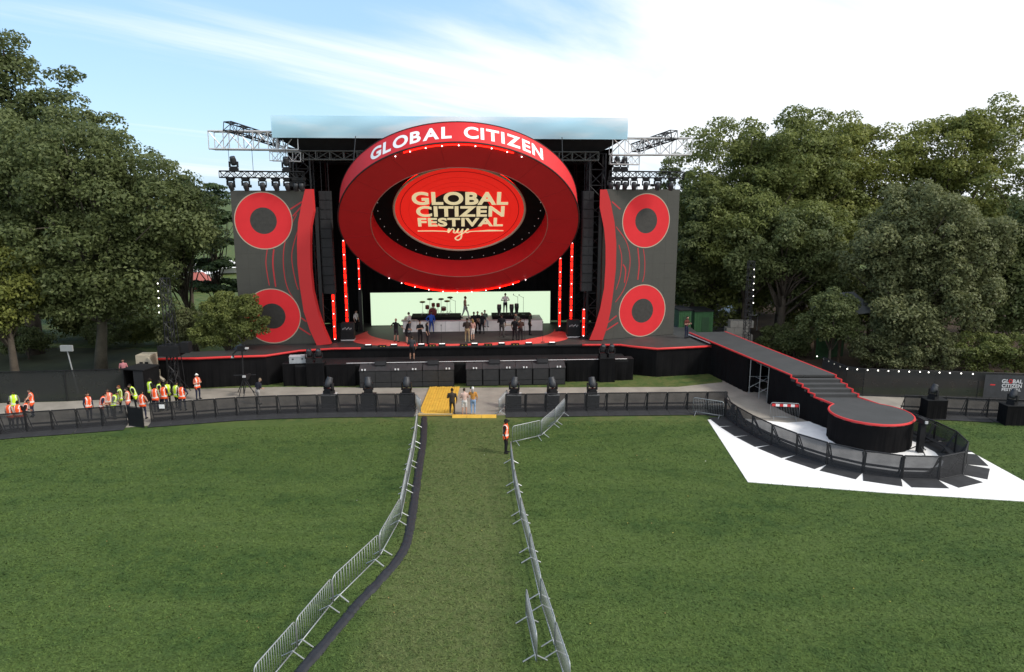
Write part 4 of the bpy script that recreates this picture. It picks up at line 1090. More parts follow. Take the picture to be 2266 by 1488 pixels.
# covered cable run over the grass
cp = [G(939, 925), G(937, 975), G(927, 1040), G(920, 1090), G(911, 1150), G(900, 1203), G(878, 1243), G(840, 1287), G(790, 1340), G(764, 1372), G(660, 1495)]
cs = spline([(p.x, p.y) for p in cp], 14); rnd = random.Random(3)
mb = MB(); vs = []; prof = [(-0.19, 0.0), (-0.15, 0.07), (-0.04, 0.10), (0.05, 0.075), (0.12, 0.095), (0.18, 0.0)]
for i, p in enumerate(cs):
    d = (cs[min(i + 1, len(cs) - 1)] - cs[max(i - 1, 0)]).normalized(); nn = Vector((-d.y, d.x, 0)); kx = 1 + rnd.uniform(-0.12, 0.12); kz = 1 + rnd.uniform(-0.25, 0.25)
    for x, z in prof: q = p + nn * x * kx; vs.append((q.x, q.y, z * kz + 0.004))
m_ = len(prof); mb.add(vs, [(i * m_ + j, i * m_ + j + 1, (i + 1) * m_ + j + 1, (i + 1) * m_ + j) for i in range(len(cs) - 1) for j in range(m_ - 1)])
tag(mb.build('cable_cover', CABLE, smooth=True), 'long black cable cover running over the grass along the left barriers', 'cable')

# ================================================================== RUNWAY
run = thing('runway', 'black runway with red edges, steps and a round end', 'runway', (17, 47, 0))
ro = run.location
ZW, ZE = 2.5, 1.6
def rl(p, z): return (p[0] - ro.x, p[1] - ro.y, z)
Ls, Lm = (14.15, 56.6), (17.12, 43.0); Rs, Rm = (17.1, 57.0), (19.85, 43.0)
mb = MB(); mb.prism([rl(p, 0)[:2] for p in (Ls, Lm, Rm, Rs)], ZW - 0.12, ZW); mb.build('walkway_deck', mat('walkway_black', (0.05, 0.05, 0.05), 0.6, var=0.2, vscale=1.0), run)
WK = MATS['walkway_black']
nst = 5; Le, Re = (18.05, 40.75), (20.6, 40.75)
def lp(a, b, t): return (a[0] + (b[0] - a[0]) * t, a[1] + (b[1] - a[1]) * t)
stepz = [ZW - (ZW - ZE) * (i + 1) / nst for i in range(nst)]
for i in range(nst):
    t0, t1 = i / nst, (i + 1) / nst
    a, b, c_, d_ = lp(Lm, Le, t0), lp(Lm, Le, t1), lp(Rm, Re, t1), lp(Rm, Re, t0)
    MB().prism([rl(p, 0)[:2] for p in (a, b, c_, d_)], stepz[i] - 0.2, stepz[i] - (0.004 if i == nst - 1 else 0)).build('step', WK, run)
ec, er = (19.72, 38.15), 2.12
circp = [(ec[0] + er * math.cos(2 * PI * i / 72), ec[1] + er * math.sin(2 * PI * i / 72)) for i in range(72)]
a0 = math.atan2(Le[1] - ec[1], Le[0] - ec[0])
endpoly = []
for i in range(61):
    a = R(128) + R(284) * i / 60; endpoly.append((ec[0] + er * math.cos(a), ec[1] + er * math.sin(a)))
endpoly = [Le] + endpoly + [Re]
MB().prism([rl(p, 0)[:2] for p in endpoly], ZE - 0.14, ZE).build('round_deck', WK, run)
mb = MB()
mb.tube([rl(Ls, ZW - 0.02), rl(Lm, ZW - 0.02)] + sum([[rl(lp(Lm, Le, i / nst), stepz[i] - 0.0), rl(lp(Lm, Le, (i + 1) / nst), stepz[i] - 0.0)] for i in range(nst)], []) + [rl(p, ZE - 0.04) for p in endpoly[1:-1]] + sum([[rl(lp(Rm, Re, (i + 1) / nst), stepz[i]), rl(lp(Rm, Re, i / nst), stepz[i])] for i in range(nst - 1, -1, -1)], []) + [rl(Rm, ZW - 0.02), rl(Rs, ZW - 0.02)], 0.065, 6)
mb.build('edge_trim', REDTRIM, run)
def rtop(p):
    q = (p.x + ro.x, p.y + ro.y)
    if q[1] >= Lm[1]: return ZW - 0.1
    if q[1] <= Le[1]: return ZE - 0.1
    return ZW - 0.1 - (ZW - ZE) * (Lm[1] - q[1]) / (Lm[1] - Le[1])
op0, op1 = 0.63, 0.71         # opening in the skirt under the walkway
skirt([rl(lp(Ls, Lm, 0.26), 0), rl(lp(Ls, Lm, op0), 0)], 0, rtop, 0.03).build('skirt', BLACK, run)
skirt([rl(lp(Ls, Lm, op1 + 0.12), 0), rl(Lm, 0), rl(Le, 0)] + [rl(p, 0) for p in endpoly[1:-1]] + [rl(Re, 0), rl(Rm, 0), rl(Rs, 0)], 0, rtop, 0.025).build('skirt', BLACK, run)
# loose corner of the first skirt and scaffold legs in the opening
pA = lp(Ls, Lm, op0); skirt([rl(pA, 0), rl((pA[0] + 0.9, pA[1] - 0.15), 0)], 0, rtop, 0.06, 0.1).build('loose_skirt', BLACK, run)
for f in (0.66, 0.75, 0.82):
    pL, pR = lp(Ls, Lm, f), lp(Rs, Rm, f)
    mb = MB()
    for q in (pL, pR): mb.tube([rl((q[0] + 0.05, q[1]), 0), rl((q[0] + 0.05, q[1]), ZW - 0.12)], 0.03, 6)
    mb.tube([rl(pL, 0.4), rl(pR, 1.9)], 0.022, 5); mb.tube([rl(pL, 1.2), rl(pR, 1.2)], 0.022, 5)
    mb.build('scaffold_leg', STEEL, run)
mb = MB(); q0, q1 = lp(Ls, Lm, 0.64), lp(Ls, Lm, 0.84)
for z in (0.45, 1.1, 2.1): mb.tube([rl((q0[0] + 0.6, q0[1]), z), rl((q1[0] + 0.6, q1[1]), z)], 0.022, 5)
mb.build('scaffold_rail', STEEL, run)
# ramped sill joining stage and runway
MB().tube([rl((14.05, 56.4), 2.36), rl((14.85, 53.1), 2.36)], 0.05, 5).build('joint_bar', ALU, run)

# ================================================================== FENCES
def fence(pts, h, label, lights=False, lab2=None):
    base = Vector((pts[0][0], pts[0][1], 0))
    t = thing('mesh_fence', label, 'fence', base)
    ps = resample([(p[0] - base.x, p[1] - base.y, 0) for p in pts], 2.4)
    mb0 = MB(); mb0.tube([(0, 0, 0), (0, 0, h)], 0.03, 6); pm = mb0.mesh('post', BLACKM)
    for p in ps: put('post', pm, t, p)
    for a, b in zip(ps, ps[1:]):
        mb = MB(); nseg = 10; vs = []
        dd = (b - a).normalized(); nn = Vector((dd.y, -dd.x, 0))
        for i in range(nseg + 1):
            p = a.lerp(b, i / nseg); bu = 0.05 * math.sin(PI * i / nseg) + 0.012 * math.sin(i * 2.3 + a.x)
            for z in (0.03, h * 0.35, h * 0.7, h - 0.03): vs.append(p + nn * (0.035 + bu * math.sin(PI * z / h)) + Vector((0, 0, z)))
        mb.add(vs, [(i * 4 + j, (i + 1) * 4 + j, (i + 1) * 4 + j + 1, i * 4 + j + 1) for i in range(nseg) for j in range(3)])
        mb.build('cloth_panel', FENCEMESH, t, smooth=True)
    mb = MB(); mb.tube([p + Vector((0, 0, h)) for p in ps], 0.025, 5); mb.build('top_rail', BLACKM, t)
    return t
fence([G(292, 884).xy, G(150, 889).xy, G(0, 893).xy, G(-160, 898).xy], 2.1, 'dark cloth covered fence behind the crew on the left')
rf = [(22.3, 50.5), (22.7, 47.6), (23.6, 47.0), (28, 46.4), (36, 45.3), (42, 44.6)]
fence(rf, 1.9, 'dark green cloth covered fence behind the runway on the right')
# festoon lights on top of that fence
fs_ = [P(1808, 789, 52.5), P(1822, 795, 51.6), P(1834, 800, 50.7), P(1846, 806, 49.8), P(1859, 812, 48.8), P(1875, 817, 47.3)] + [P(px, py, Y) for px, py, Y in ((1897, 818, 47.0), (1920, 819.5, 46.9), (1943, 820.5, 46.7), (1966, 821.5, 46.5), (1989, 822.5, 46.4), (2012, 823, 46.3), (2036, 823.5, 46.2), (2055, 824.5, 46.1), (2079, 825, 46.0), (2102, 826, 45.9), (2127, 827, 45.8), (2153, 828, 45.7))]
fest = thing('festoon_lights', 'string of small white bulbs along the top of the right fence', 'string lights', fs_[0])
mb = MB(); mb.tube([p - fs_[0] + Vector((0, 0, 0.06)) for p in fs_], 0.012, 4); mb.build('cable', BLACKM, fest)
bb = MB(); bb.lathe([(0.0, -0.045), (0.032, -0.028), (0.042, 0), (0.03, 0.036), (0.016, 0.05)], 8, cap=False); bbm = bb.mesh('bulb', BULB, True)
for p in fs_: put('bulb', bbm, fest, p - fs_[0])
# printed banner on the right fence
q = G(2229, 889)
bn = thing('fence_banner', 'dark grey banner with lettering on the fence at the far right', 'banner', (q.x + 0.6, q.y - 0.35, 0.28), math.atan2(-1.1, 8))
MB().box(-2.3, 2.3, -0.01, 0.01, 0, 1.55).build('banner_cloth', mat('banner_grey', (0.045, 0.047, 0.05), 0.7, var=0.25), bn)
Mv = Matrix.Rotation(R(90), 4, 'X')
GREYT = mat('banner_white_print', (0.6, 0.6, 0.6), 0.6)
for wd, w, h, z, m in (('GL  BAL', 1.25, 0.27, 1.16, GREYT), ('CITIZEN', 1.2, 0.24, 0.86, GREYT), ('FESTIVAL', 1.15, 0.2, 0.60, GREYT), ('O', 0.24, 0.28, 1.16, REDTRIM)):
    me = fit_text(wd, w, h, -0.65 if wd != 'O' else -0.75, z, 0.012, 0.03, 0.004); me.transform(Mv); me.materials.clear(); me.materials.append(m); put('lettering', me, bn)
MB().box(-1.95, -1.65, -0.016, -0.011, 0.85, 0.93).build('red_mark', REDTRIM, bn)

# ================================================================== TOWERS AND MACHINES
def light_tower(px, Y, ztop, label, bulbs, side=-1):
    q = P(px, 700, Y)
    t = thing('light_tower', label, 'tower', (q.x, Y, 0))
    mb = MB(); truss(mb, (0, 0, 0.1), (0, 0, ztop), 0.45, 0.45, 0.5, 0.03, 0.016); mb.build('mast', BLACKM, t)
    mb = MB()
    for a in range(4): mb.tube([(0, 0, 1.6), (1.0 * math.cos(a * PI / 2 + 0.7), 1.0 * math.sin(a * PI / 2 + 0.7), 0.05)], 0.03, 5)
    mb.box(-0.5, 0.5, -0.5, 0.5, 0, 0.12); mb.build('base', BLACKM, t)
    mb = MB(); pts = [P(a, b, Y - 0.4) - t.location for a, b in bulbs]; mb.tube([Vector((pts[0].x, pts[0].y, ztop))] + pts, 0.012, 4); mb.build('cable', BLACKM, t)
    for p in pts: put('bulb', bbm, t, p)
    return t
lt = light_tower(372, 47.6, 7.9, 'black lattice light tower with hanging white bulbs before the left trees', [(349, 628), (350, 645), (351, 660), (351, 677), (352, 692)])
mb = MB(); mb.box(-0.7, 0.7, -0.5, 0.5, 2.7, 3.4); mb.box(0.7, 1.3, -0.3, 0.3, 2.9, 3.6); mb.build('winch_platform', BLACKP, lt)
mb = MB()
for s_ in (-0.6, -0.25, 0.3, 0.62): mb.tube([(s_, 0.3, 0), (s_ * 0.6, 0.1, 6.2)], 0.028, 5)
mb.build('stay', BLACKM, lt)
light_tower(1655, 57.5, 8.1, 'black lattice light tower with hanging white bulbs beyond the runway', [(1669, 597), (1669, 613), (1668, 628), (1667, 642), (1667, 656), (1667, 671)])

# black booth and tan machine on the left
q = G(318, 884)
bo = thing('black_booth', 'black open fronted booth at the end of the left fence', 'booth', (q.x, q.y, 0), R(-12))
mb = MB(); mb.box(-0.75, 0.75, 0.75, 0.8, 0, 2.15); mb.box(0.7, 0.75, -0.7, 0.75, 0, 2.15); mb.box(-0.75, -0.7, -0.7, 0.75, 0, 2.15); mb.build('wall', BLACK, bo)
MB().box(-0.8, 0.8, -0.75, 0.82, 2.15, 2.22).build('roof', BLACKP, bo)
MB().box(0.0, 0.72, -0.72, -0.68, 0.0, 2.1).build('door_cloth', DGREY, bo)
q = P(330, 830, 48.2)
mc = thing('lift_machine', 'tan boom lift machine standing behind the black booth', 'machine', (q.x, 48.2, 0))
mb = MB(); mb.box(-0.75, 0.5, -0.6, 0.6, 0.55, 1.4); mb.build('chassis', TAN, mc)
mb = MB(); mb.box(-0.55, 0.45, -0.5, 0.5, 1.4, 2.65); mb.build('counterweight', TAN, mc)
mb = MB(); mb.tube([(0.3, -0.5, 2.5), (0.9, -0.55, 1.2), (1.35, -0.7, 0.95)], 0.13, 6); mb.build('arm', TAN, mc)
for x in (-0.55, 0.35):
    for y in (-0.55, 0.55): 
        mb = MB(); mb.lathe([(0.3, -0.12), (0.38, -0.1), (0.38, 0.1), (0.3, 0.12)], 18, Matrix.Translation((x, y, 0.385)) @ Matrix.Rotation(PI / 2, 4, 'X')); mb.build('wheel', RUBBER, mc)
for x in (-0.3, 0.05): MB().box(x, x + 0.22, -0.52, -0.5, 1.8, 2.2).build('vent_panel', BLACKP, mc)
# flood panel on a pole behind the left fence
q = P(160, 815, 47.5)
fp = thing('flood_panel', 'pale flat flood light on a leaning pole behind the left fence', 'light', (q.x + 0.15, 47.5, 0))
MB().tube([(0.05, 0, 0), (-0.35, 0, 3.05)], 0.045, 6).build('pole', mat('dull_grey_panel', (0.28, 0.29, 0.29), 0.6), fp)
MB().box(-0.75, 0.05, -0.1, 0.05, 3.0, 3.4).build('lamp_panel', mat('dull_grey_panel', (0.28, 0.29, 0.29), 0.6), fp)
# camera crane beside the camera operator
q = G(540, 872)
cj = thing('camera_crane', 'black camera crane column rising beside the operator', 'camera', (q.x, q.y, 0))
mb = MB(); mb.tube([(0, 0, 0), (0.05, 0.1, 3.1)], 0.045, 6); mb.tube([(-0.6, 0, 1.3), (0.9, 0, 1.35)], 0.03, 5); mb.build('column', BLACKM, cj)
mb = MB()
for a in (0.4, 2.5, 4.6): mb.tube([(0, 0, 1.0), (0.7 * math.cos(a), 0.7 * math.sin(a), 0)], 0.03, 5)
mb.build('tripod_leg', BLACKM, cj)
mb = MB(); mb.box(-0.2, 0.35, -0.15, 0.15, 3.0, 3.3); mb.tube([(-0.2, 0, 3.1), (-0.5, -0.1, 2.8), (-0.45, -0.2, 2.6)], 0.06, 6); mb.tube([(0.3, 0, 3.2), (0.1, 0, 3.7), (-0.15, 0, 4.1)], 0.03, 5); mb.build('camera_head', BLACKP, cj)
MB().box(-0.60, -0.45, -0.22, -0.05, 2.55, 2.67).build('monitor', PALEGREY, cj); MB().box(0.35, 0.55, -0.18, 0.0, 3.15, 3.25).build('monitor', PALEGREY, cj)
q = G(558, 878)
tcam = thing('tripod_camera', 'broadcast camera on a tripod in front of the operator', 'camera', (q.x - 0.3, q.y, 0))
for a in (0.3, 2.4, 4.5): MB().tube([(0, 0, 1.15), (0.5 * math.cos(a), 0.5 * math.sin(a), 0)], 0.025, 5).build('leg', BLACKM, tcam)
mb = MB(); mb.box(-0.13, 0.13, -0.35, 0.25, 1.2, 1.5); mb.lathe([(0.11, 0), (0.12, 0.35)], 12, Matrix.Translation((0, 0.25, 1.36)) @ Matrix.Rotation(-PI / 2, 4, 'X')); mb.build('camera_body', BLACKP, tcam)
MB().box(-0.1, 0.1, -0.42, -0.35, 1.42, 1.55).build('viewfinder', PALEGREY, tcam)

# ---- background right: cabins, gazebo, walls
for i, (px0, px1, py0, py1, Y, lab) in enumerate(((1500, 1531, 688, 745, 60.5, 'dark green cabin wall just right of the right screen'), (1534, 1580, 690, 742, 61.5, 'bright green site cabin beyond the runway start'))):
    a_, b_ = P(px0, py1, Y), P(px1, py0, Y)
    t = thing('site_cabin', lab, 'cabin', ((a_.x + b_.x) / 2, Y, 0), R(8))
    w = (b_.x - a_.x) / 2; h = b_.z
    MB().box(-w, w, 0, 2.2, 0.1, h).build('wall', GREENBOX, t); MB().box(-w - 0.06, w + 0.06, -0.08, 2.26, h, h + 0.1).build('roof', BLACKP, t)
    MB().box(-w * 0.2, w * 0.55, -0.03, -0.001, 0.2, h - 0.5).build('door', mat('deep_green_door', (0.02, 0.06, 0.025), 0.6), t)
    mb = MB()
    for k_ in range(7): mb.box(-w + 2 * w * k_ / 7, -w + 2 * w * k_ / 7 + 0.04, -0.02, 0.0, 0.12, h - 0.02)
    mb.build('cladding_rib', GREENBOX, t)
q = P(1633, 735, 62)
sw = thing('stone_block', 'pale stone block wall beside the right light tower', 'wall', (q.x, 62, 0))
for j in range(4):
    for i in range(3):
        MB().box(-1.0 + i * 0.68 + (0.3 if j % 2 else 0) + 0.01, -1.0 + (i + 1) * 0.68 + (0.3 if j % 2 else 0) - 0.01, 0, 0.8, j * 0.62 + 0.01, (j + 1) * 0.62 - 0.01).build('stone', STONE, sw)
q = P(1888, 680, 54)
gz = thing('park_pavilion', 'small park pavilion with grey pitched roof under the right trees', 'pavilion', (q.x + 1.0, 57.6, 0), R(24))
for x in (-1.5, 1.5):
    for y in (-1.2, 1.2): MB().box(x - 0.08, x + 0.08, y - 0.08, y + 0.08, 0, 4.2).build('post', TIMBER, gz)
mb = MB(); mb.add([(-1.9, -1.7, 4.1), (1.9, -1.7, 4.1), (1.9, 1.7, 4.1), (-1.9, 1.7, 4.1), (-0.9, 0, 5.6), (0.9, 0, 5.6)], [(3, 2, 1, 0), (0, 1, 5, 4), (1, 2, 5), (2, 3, 4, 5), (3, 0, 4)]); mb.build('roof', ROOFGREY, gz)
MB().box(-1.5, 1.5, 1.0, 1.12, 0, 3.2).build('back_wall', mat('mottled_green_wall', (0.03, 0.09, 0.03), 0.7, var=0.4), gz)  # mottled green wall colour, no emission
for i, (px, py, Y, lab, m) in enumerate(((1634, 680, 72, 'white tent roof seen behind the right light tower', WHITE),)):
    q = P(px, py, Y); t = thing('white_tent', lab, 'tent', (q.x, Y, 0))
    mb = MB(); h = q.z + 0.6; mb.add([(-1.6, -1.6, h - 1.2), (1.6, -1.6, h - 1.2), (1.6, 1.6, h - 1.2), (-1.6, 1.6, h - 1.2), (0, 0, h)], [(3, 2, 1, 0), (0, 1, 4), (1, 2, 4), (2, 3, 4), (3, 0, 4)]); mb.build('canopy', m, t)
    for x in (-1.5, 1.5):
        for y in (-1.5, 1.5): MB().tube([(x, y, 0), (x, y, h - 1.2)], 0.04, 5).build('leg', ALU, t)
q = P(1859, 762, 62); t = thing('signal_lamp', 'small glowing cyan and green lamp on a post under the right trees', 'lamp', (q.x, 62, 0))
MB().tube([(0, 0, 0), (0, 0, q.z)], 0.04, 5).build('post', BLACKM, t)
put('lamp_glass', (lambda m: m.mesh('lamp_glass', mat('cyan_lamp', (0.2, 0.6, 0.6), 0.3, var=0, emit=(0.4, 1.0, 0.95), estr=3.0)))(MB().lathe([(0.0, -0.1), (0.09, 0), (0.0, 0.12)], 8, cap=False)), t, (0, -0.06, q.z - 0.15))
put('lamp_glass', (lambda m: m.mesh('lamp_glass', mat('green_lamp', (0.2, 0.6, 0.2), 0.3, var=0, emit=(0.5, 1.0, 0.2), estr=2.0)))(MB().lathe([(0.0, -0.06), (0.06, 0), (0.0, 0.08)], 8, cap=False)), t, (0.02, -0.06, q.z + 0.1))

# far tents beyond the left trees and a camera stand beside the runway end
for i, (px, py, Y, w_, m, lab) in enumerate(((415, 612, 112, 4.5, WHITE, 'far white tent between the two thin trunks on the left'), (440, 640, 100, 1.8, mat('coral_tent', (0.35, 0.10, 0.08), 0.7), 'far coral red tent left of the left screen'), (300, 640, 105, 3.5, WHITE, 'far white tent glimpsed through the big left tree'), (484, 615, 120, 4.0, WHITE, 'far white tent at the edge of the left screen'))):
    q = P(px, py, Y); t = thing('far_tent', lab, 'tent', (q.x, Y, 0), R(10 * i), 'far tents on the left')
    h = max(q.z + 1.3, 2.6)
    mb = MB(); mb.add([(-w_, -2, h - 1.4), (w_, -2, h - 1.4), (w_, 2, h - 1.4), (-w_, 2, h - 1.4), (-w_ * 0.4, 0, h), (w_ * 0.4, 0, h)], [(3, 2, 1, 0), (0, 1, 5, 4), (1, 2, 5), (2, 3, 4, 5), (3, 0, 4)]); mb.build('canopy', m, t)
    mb = MB(); mb.box(-w_ + 0.1, w_ - 0.1, 1.7, 1.8, 0, h - 1.4); mb.build('side_wall', m, t)
    for x in (-w_ + 0.1, w_ - 0.1): MB().tube([(x, -1.9, 0), (x, -1.9, h - 1.4)], 0.06, 5).build('leg', ALU, t)
q = G(2034, 1002)
cs_ = thing('camera_stand', 'slim black camera stand beside the round runway end', 'camera', (q.x, q.y, 0.03))
MB().box(-0.14, 0.14, -0.14, 0.14, 0, 1.55).build('column', BLACKP, cs_)
mb = MB()
for a in (0.5, 2.6, 4.7): mb.tube([(0, 0, 0.4), (0.55 * math.cos(a), 0.55 * math.sin(a), 0.02)], 0.03, 5)
mb.build('leg', BLACKM, cs_)
mb = MB(); mb.box(-0.12, 0.14, -0.3, 0.3, 1.58, 1.86); mb.tube([(0.1, 0, 1.8), (0.75, -0.15, 1.45)], 0.02, 5); mb.tube([(-0.1, 0.1, 1.8), (-0.35, 0.2, 2.05)], 0.02, 5); mb.build('camera_body', BLACKP, cs_)
MB().box(-0.06, 0.08, -0.36, -0.3, 1.66, 1.8).build('viewfinder', PALEGREY, cs_)

# ================================================================== PEOPLE
ARMS = {'rest': ((.07, -.02, -.28), (.05, .07, -.53)), 'hips': ((.22, -.08, -.24), (.03, .08, -.44)), 'folded': ((.09, .03, -.28), (-.13, .23, -.22)),
        'phone': ((.09, .14, -.22), (-.03, .34, .06)), 'out': ((.23, .05, -.20), (.38, .16, -.36)), 'point': ((.27, .06, -.08), (.52, .10, -.18)),
        'bent': ((.07, .0, -.28), (.02, .25, -.30)), 'play': ((.14, .05, -.26), (-.02, .28, -.22))}
def build_body(key, la, ra, stride=0.0, lean=0.0, wide=1.0, feet=0.10, headyaw=0.0, bow=0.0, sit=False):
    parts = []      # (p0, r0, p1, r1, slot)
    def V(x, f, z): return Vector((x, -f, z))
    hipz = 0.93
    rot = Matrix.Rotation(R(lean), 3, 'X')
    piv = V(0, 0, hipz)
    def up(p): return piv + rot @ (p - piv)
    torso = [(0.84, .155 * wide, .115), (0.93, .172 * wide, .122), (1.05, .150 * wide, .108), (1.18, .160 * wide, .112), (1.32, .185 * wide, .120), (1.42, .165 * wide, .100), (1.47, .09, .075), (1.50, .055, .06)]
    mb = MB(); n = 14; vs = []
    for z, a, b in torso:
        for j in range(n):
            p = V(a * math.cos(2 * PI * j / n), b * math.sin(2 * PI * j / n), z)
            vs.append(up(p) if z > 0.95 else p)
    fs = [(i * n + j, i * n + (j + 1) % n, (i + 1) * n + (j + 1) % n, (i + 1) * n + j) for i in range(len(torso) - 1) for j in range(n)]
    fs += [tuple(range(n - 1, -1, -1)), tuple((len(torso) - 1) * n + j for j in range(n))]
    # flip winding so volumes are closed outward either way; remesh does not mind
    mb.add(vs, fs)
    neck0, headc = up(V(0, 0.0, 1.44)), up(V(0, 0.03 + bow, 1.635 - bow * 0.4))
    mb.tube([neck0, headc], [0.062, 0.055], 10)
    parts.append((neck0, .06, headc, .05, 0))
    wrists = []
    for s_, arm in ((-1, la), (1, ra)):
        e, w = ARMS[arm]
        sh = up(V(s_ * .195 * wide, 0, 1.405)); el = sh + rot @ V(s_ * e[0], e[1], e[2]); wr = sh + rot @ V(s_ * w[0], w[1], w[2])
        mb.tube([up(V(s_ * .12, 0, 1.40)), sh, sh.lerp(el, .5), el, el.lerp(wr, .4), wr], [.06, .066, .056, .046, .044, .03], 9)
        parts += [(sh, .066, el, .046, 2), (el, .046, wr, .03, 3)]
        wrists.append((el, wr, s_))
    for s_ in (-1, 1):
        hip = V(s_ * .09, 0, .90)
        if sit:
            kn = V(s_ * .13, .42, .92); an = V(s_ * .13, .44, .50); zf = .43
        else:
            st = stride * s_
            kn = V(s_ * (.5 * feet + .055), st * .55 + (.05 if st > 0 else .03), .50); an = V(s_ * feet, st - (.04 if st < 0 else 0), .09 + (.05 if st < -0.1 else 0)); zf = an.z - .05
        mb.tube([hip, hip.lerp(kn, .5), kn, kn.lerp(an, .35), an], [.098, .082, .060, .062, .040], 10)
        toe = V(an.x + s_ * .03, -an.y + .17, zf)
        heel = V(an.x, -an.y - .06, zf)
        mb.tube([heel, V(an.x, -an.y + .03, zf + .01), toe], [.042, .05, .038], 8)
        parts += [(hip, .098, kn, .06, 4), (kn, .062, an, .04, 5), (heel, .05, toe, .04, 6)]
    parts += [(V(0, 0, .86), .17, V(0, 0, .95), .17, 4), (up(V(0, 0, 1.0)), .16, up(V(0, 0, 1.38)), .18, 1)]
    tmp = put('tmp_body', mb.mesh('tmp', BLACK))
    md = tmp.modifiers.new('r', 'REMESH'); md.mode = 'VOXEL'; md.voxel_size = 0.028; md.use_smooth_shade = True
    sm = tmp.modifiers.new('s', 'SMOOTH'); sm.factor = 0.5; sm.iterations = 2
    dc = tmp.modifiers.new('d', 'DECIMATE'); dc.ratio = 0.42
    dg = bpy.context.evaluated_depsgraph_get(); dg.update()
    me = bpy.data.meshes.new_from_object(tmp.evaluated_get(dg)); bpy.data.objects.remove(tmp)
    nv = len(me.vertices); co = np.empty(nv * 3); me.vertices.foreach_get('co', co); co = co.reshape(-1, 3)
    faces = [tuple(p.vertices) for p in me.polygons]
    cen = np.array([co[list(f)].mean(0) for f in faces])
    best = np.full(len(faces), 1e9); slot = np.zeros(len(faces), int)
    for a, r0, b, r1, sl in parts:
        a_, b_ = np.array(a), np.array(b); ab = b_ - a_
        t = np.clip(((cen - a_) @ ab) / (ab @ ab), 0, 1)
        d = np.linalg.norm(cen - (a_ + t[:, None] * ab), axis=1) - (r0 + (r1 - r0) * t)
        k_ = d < best; best[k_] = d[k_]; slot[k_] = sl
    slot[(slot == 0) & (cen[:, 2] < up(V(0, 0, 1.47)).z)] = 1
    nrmv = np.empty(nv * 3); me.vertices.foreach_get('normal', nrmv) if hasattr(me.vertices[0], 'normal') else None
    nrmv = nrmv.reshape(-1, 3)
    out = MB(); out.v = [tuple(p) for p in co]; out.f = list(faces); out.mi = list(slot)
    # head: skull, jaw, nose, ears
    yaw = Matrix.Rotation(R(headyaw), 3, 'Z')
    def hd(x, f, z): return headc + yaw @ (rot @ V(x, f, z + .015))
    vs = []; nu, nvv = 14, 10
    for j in range(1, nvv):
        th = PI * j / nvv
        for i in range(nu):
            ph = 2 * PI * i / nu; x, f, z = math.sin(th) * math.cos(ph), math.sin(th) * math.sin(ph), math.cos(th)
            sx = .078 * (1 - .22 * max(0, -z)); sf = .098 * (1 - .12 * max(0, -z)); off = .0
            if f > .80 and -.35 < z < .12 and abs(x) < .35: off = .026
            if f > .55 and .05 < z < .35 and .2 < abs(x) < .62: off = -.008
            vs.append(hd(x * sx, f * sf + off, z * .122))
    top_, bot = hd(0, 0, .122), hd(0, .012, -.122); k0 = len(vs)
    vs += [top_, bot]; fs = []
    for j in range(nvv - 2):
        for i in range(nu): fs.append((j * nu + i, (j + 1) * nu + i, (j + 1) * nu + (i + 1) % nu, j * nu + (i + 1) % nu))
    for i in range(nu): fs += [(k0, i, (i + 1) % nu), (k0 + 1, (nvv - 2) * nu + (i + 1) % nu, (nvv - 2) * nu + i)]
    out.cur = 0; out.add(vs, fs)
    for s_ in (-1, 1):
        out.tube([hd(s_ * .076, -.01, -.02), hd(s_ * .086, -.015, .0), hd(s_ * .086, -.012, .03)], [.012, .018, .012], 5)
        out.cur = 7; out.tube([hd(s_ * .032, .083, .012), hd(s_ * .032, .092, .012)], [.011, .009], 5); out.cur = 0
    out.cur = 7; out.tube([hd(-.024, .088, -.065), hd(.024, .088, -.065)], .006, 4); out.cur = 0
    # hands: palm and five bent fingers
    for el, wr, s_ in wrists:
        d = (wr - el).normalized(); side = Vector((s_, 0, 0)); fwd = d.cross(side)
        fwd = fwd.normalized() if fwd.length > .2 else Vector((0, -1, 0))
        if fwd.y > 0: fwd = -fwd
        inn = d.cross(fwd).normalized()
        if inn.x * s_ > 0: inn = -inn
        for kx in (-.022, .0, .022): out.tube([wr - d * .01, wr + d * .045 + fwd * kx, wr + d * .085 + fwd * kx], [.020, .019, .014], 6)
        for i_, (kx, ln) in enumerate(((.033, .068), (.011, .078), (-.011, .072), (-.032, .056))):
            b0 = wr + d * .08 + fwd * kx; b1 = b0 + d * ln * .5 + inn * .012; b2 = b1 + d * ln * .38 + inn * .03
            out.tube([b0, b1, b2], [.0095, .0085, .006], 5)
        t0 = wr + d * .025 + fwd * .026; out.tube([t0, t0 + d * .03 + fwd * .03, t0 + d * .06 + fwd * .036 + inn * .015], [.013, .0105, .007], 5)
    # vest: an outset shell over the torso faces
    tf = [i for i in range(len(faces)) if (slot[i] == 1 and cen[i][2] > 0.82) or (slot[i] == 4 and cen[i][2] > 0.80)]
    used = sorted({v for i in tf for v in faces[i]}); mp_ = {v: k_ for k_, v in enumerate(used)}
    vv = co[used] + nrmv[used] * 0.03
    vf = [tuple(mp_[v] for v in faces[i]) for i in tf]; vm = []
    for i in tf:
        z = cen[i][2]; x = cen[i][0]
        vm.append(1 if (0.93 < z < 1.01 or (z >= 1.05 and 0.085 < abs(x) < 0.13)) else 0)
    vest = (vv.tolist(), vf, vm)
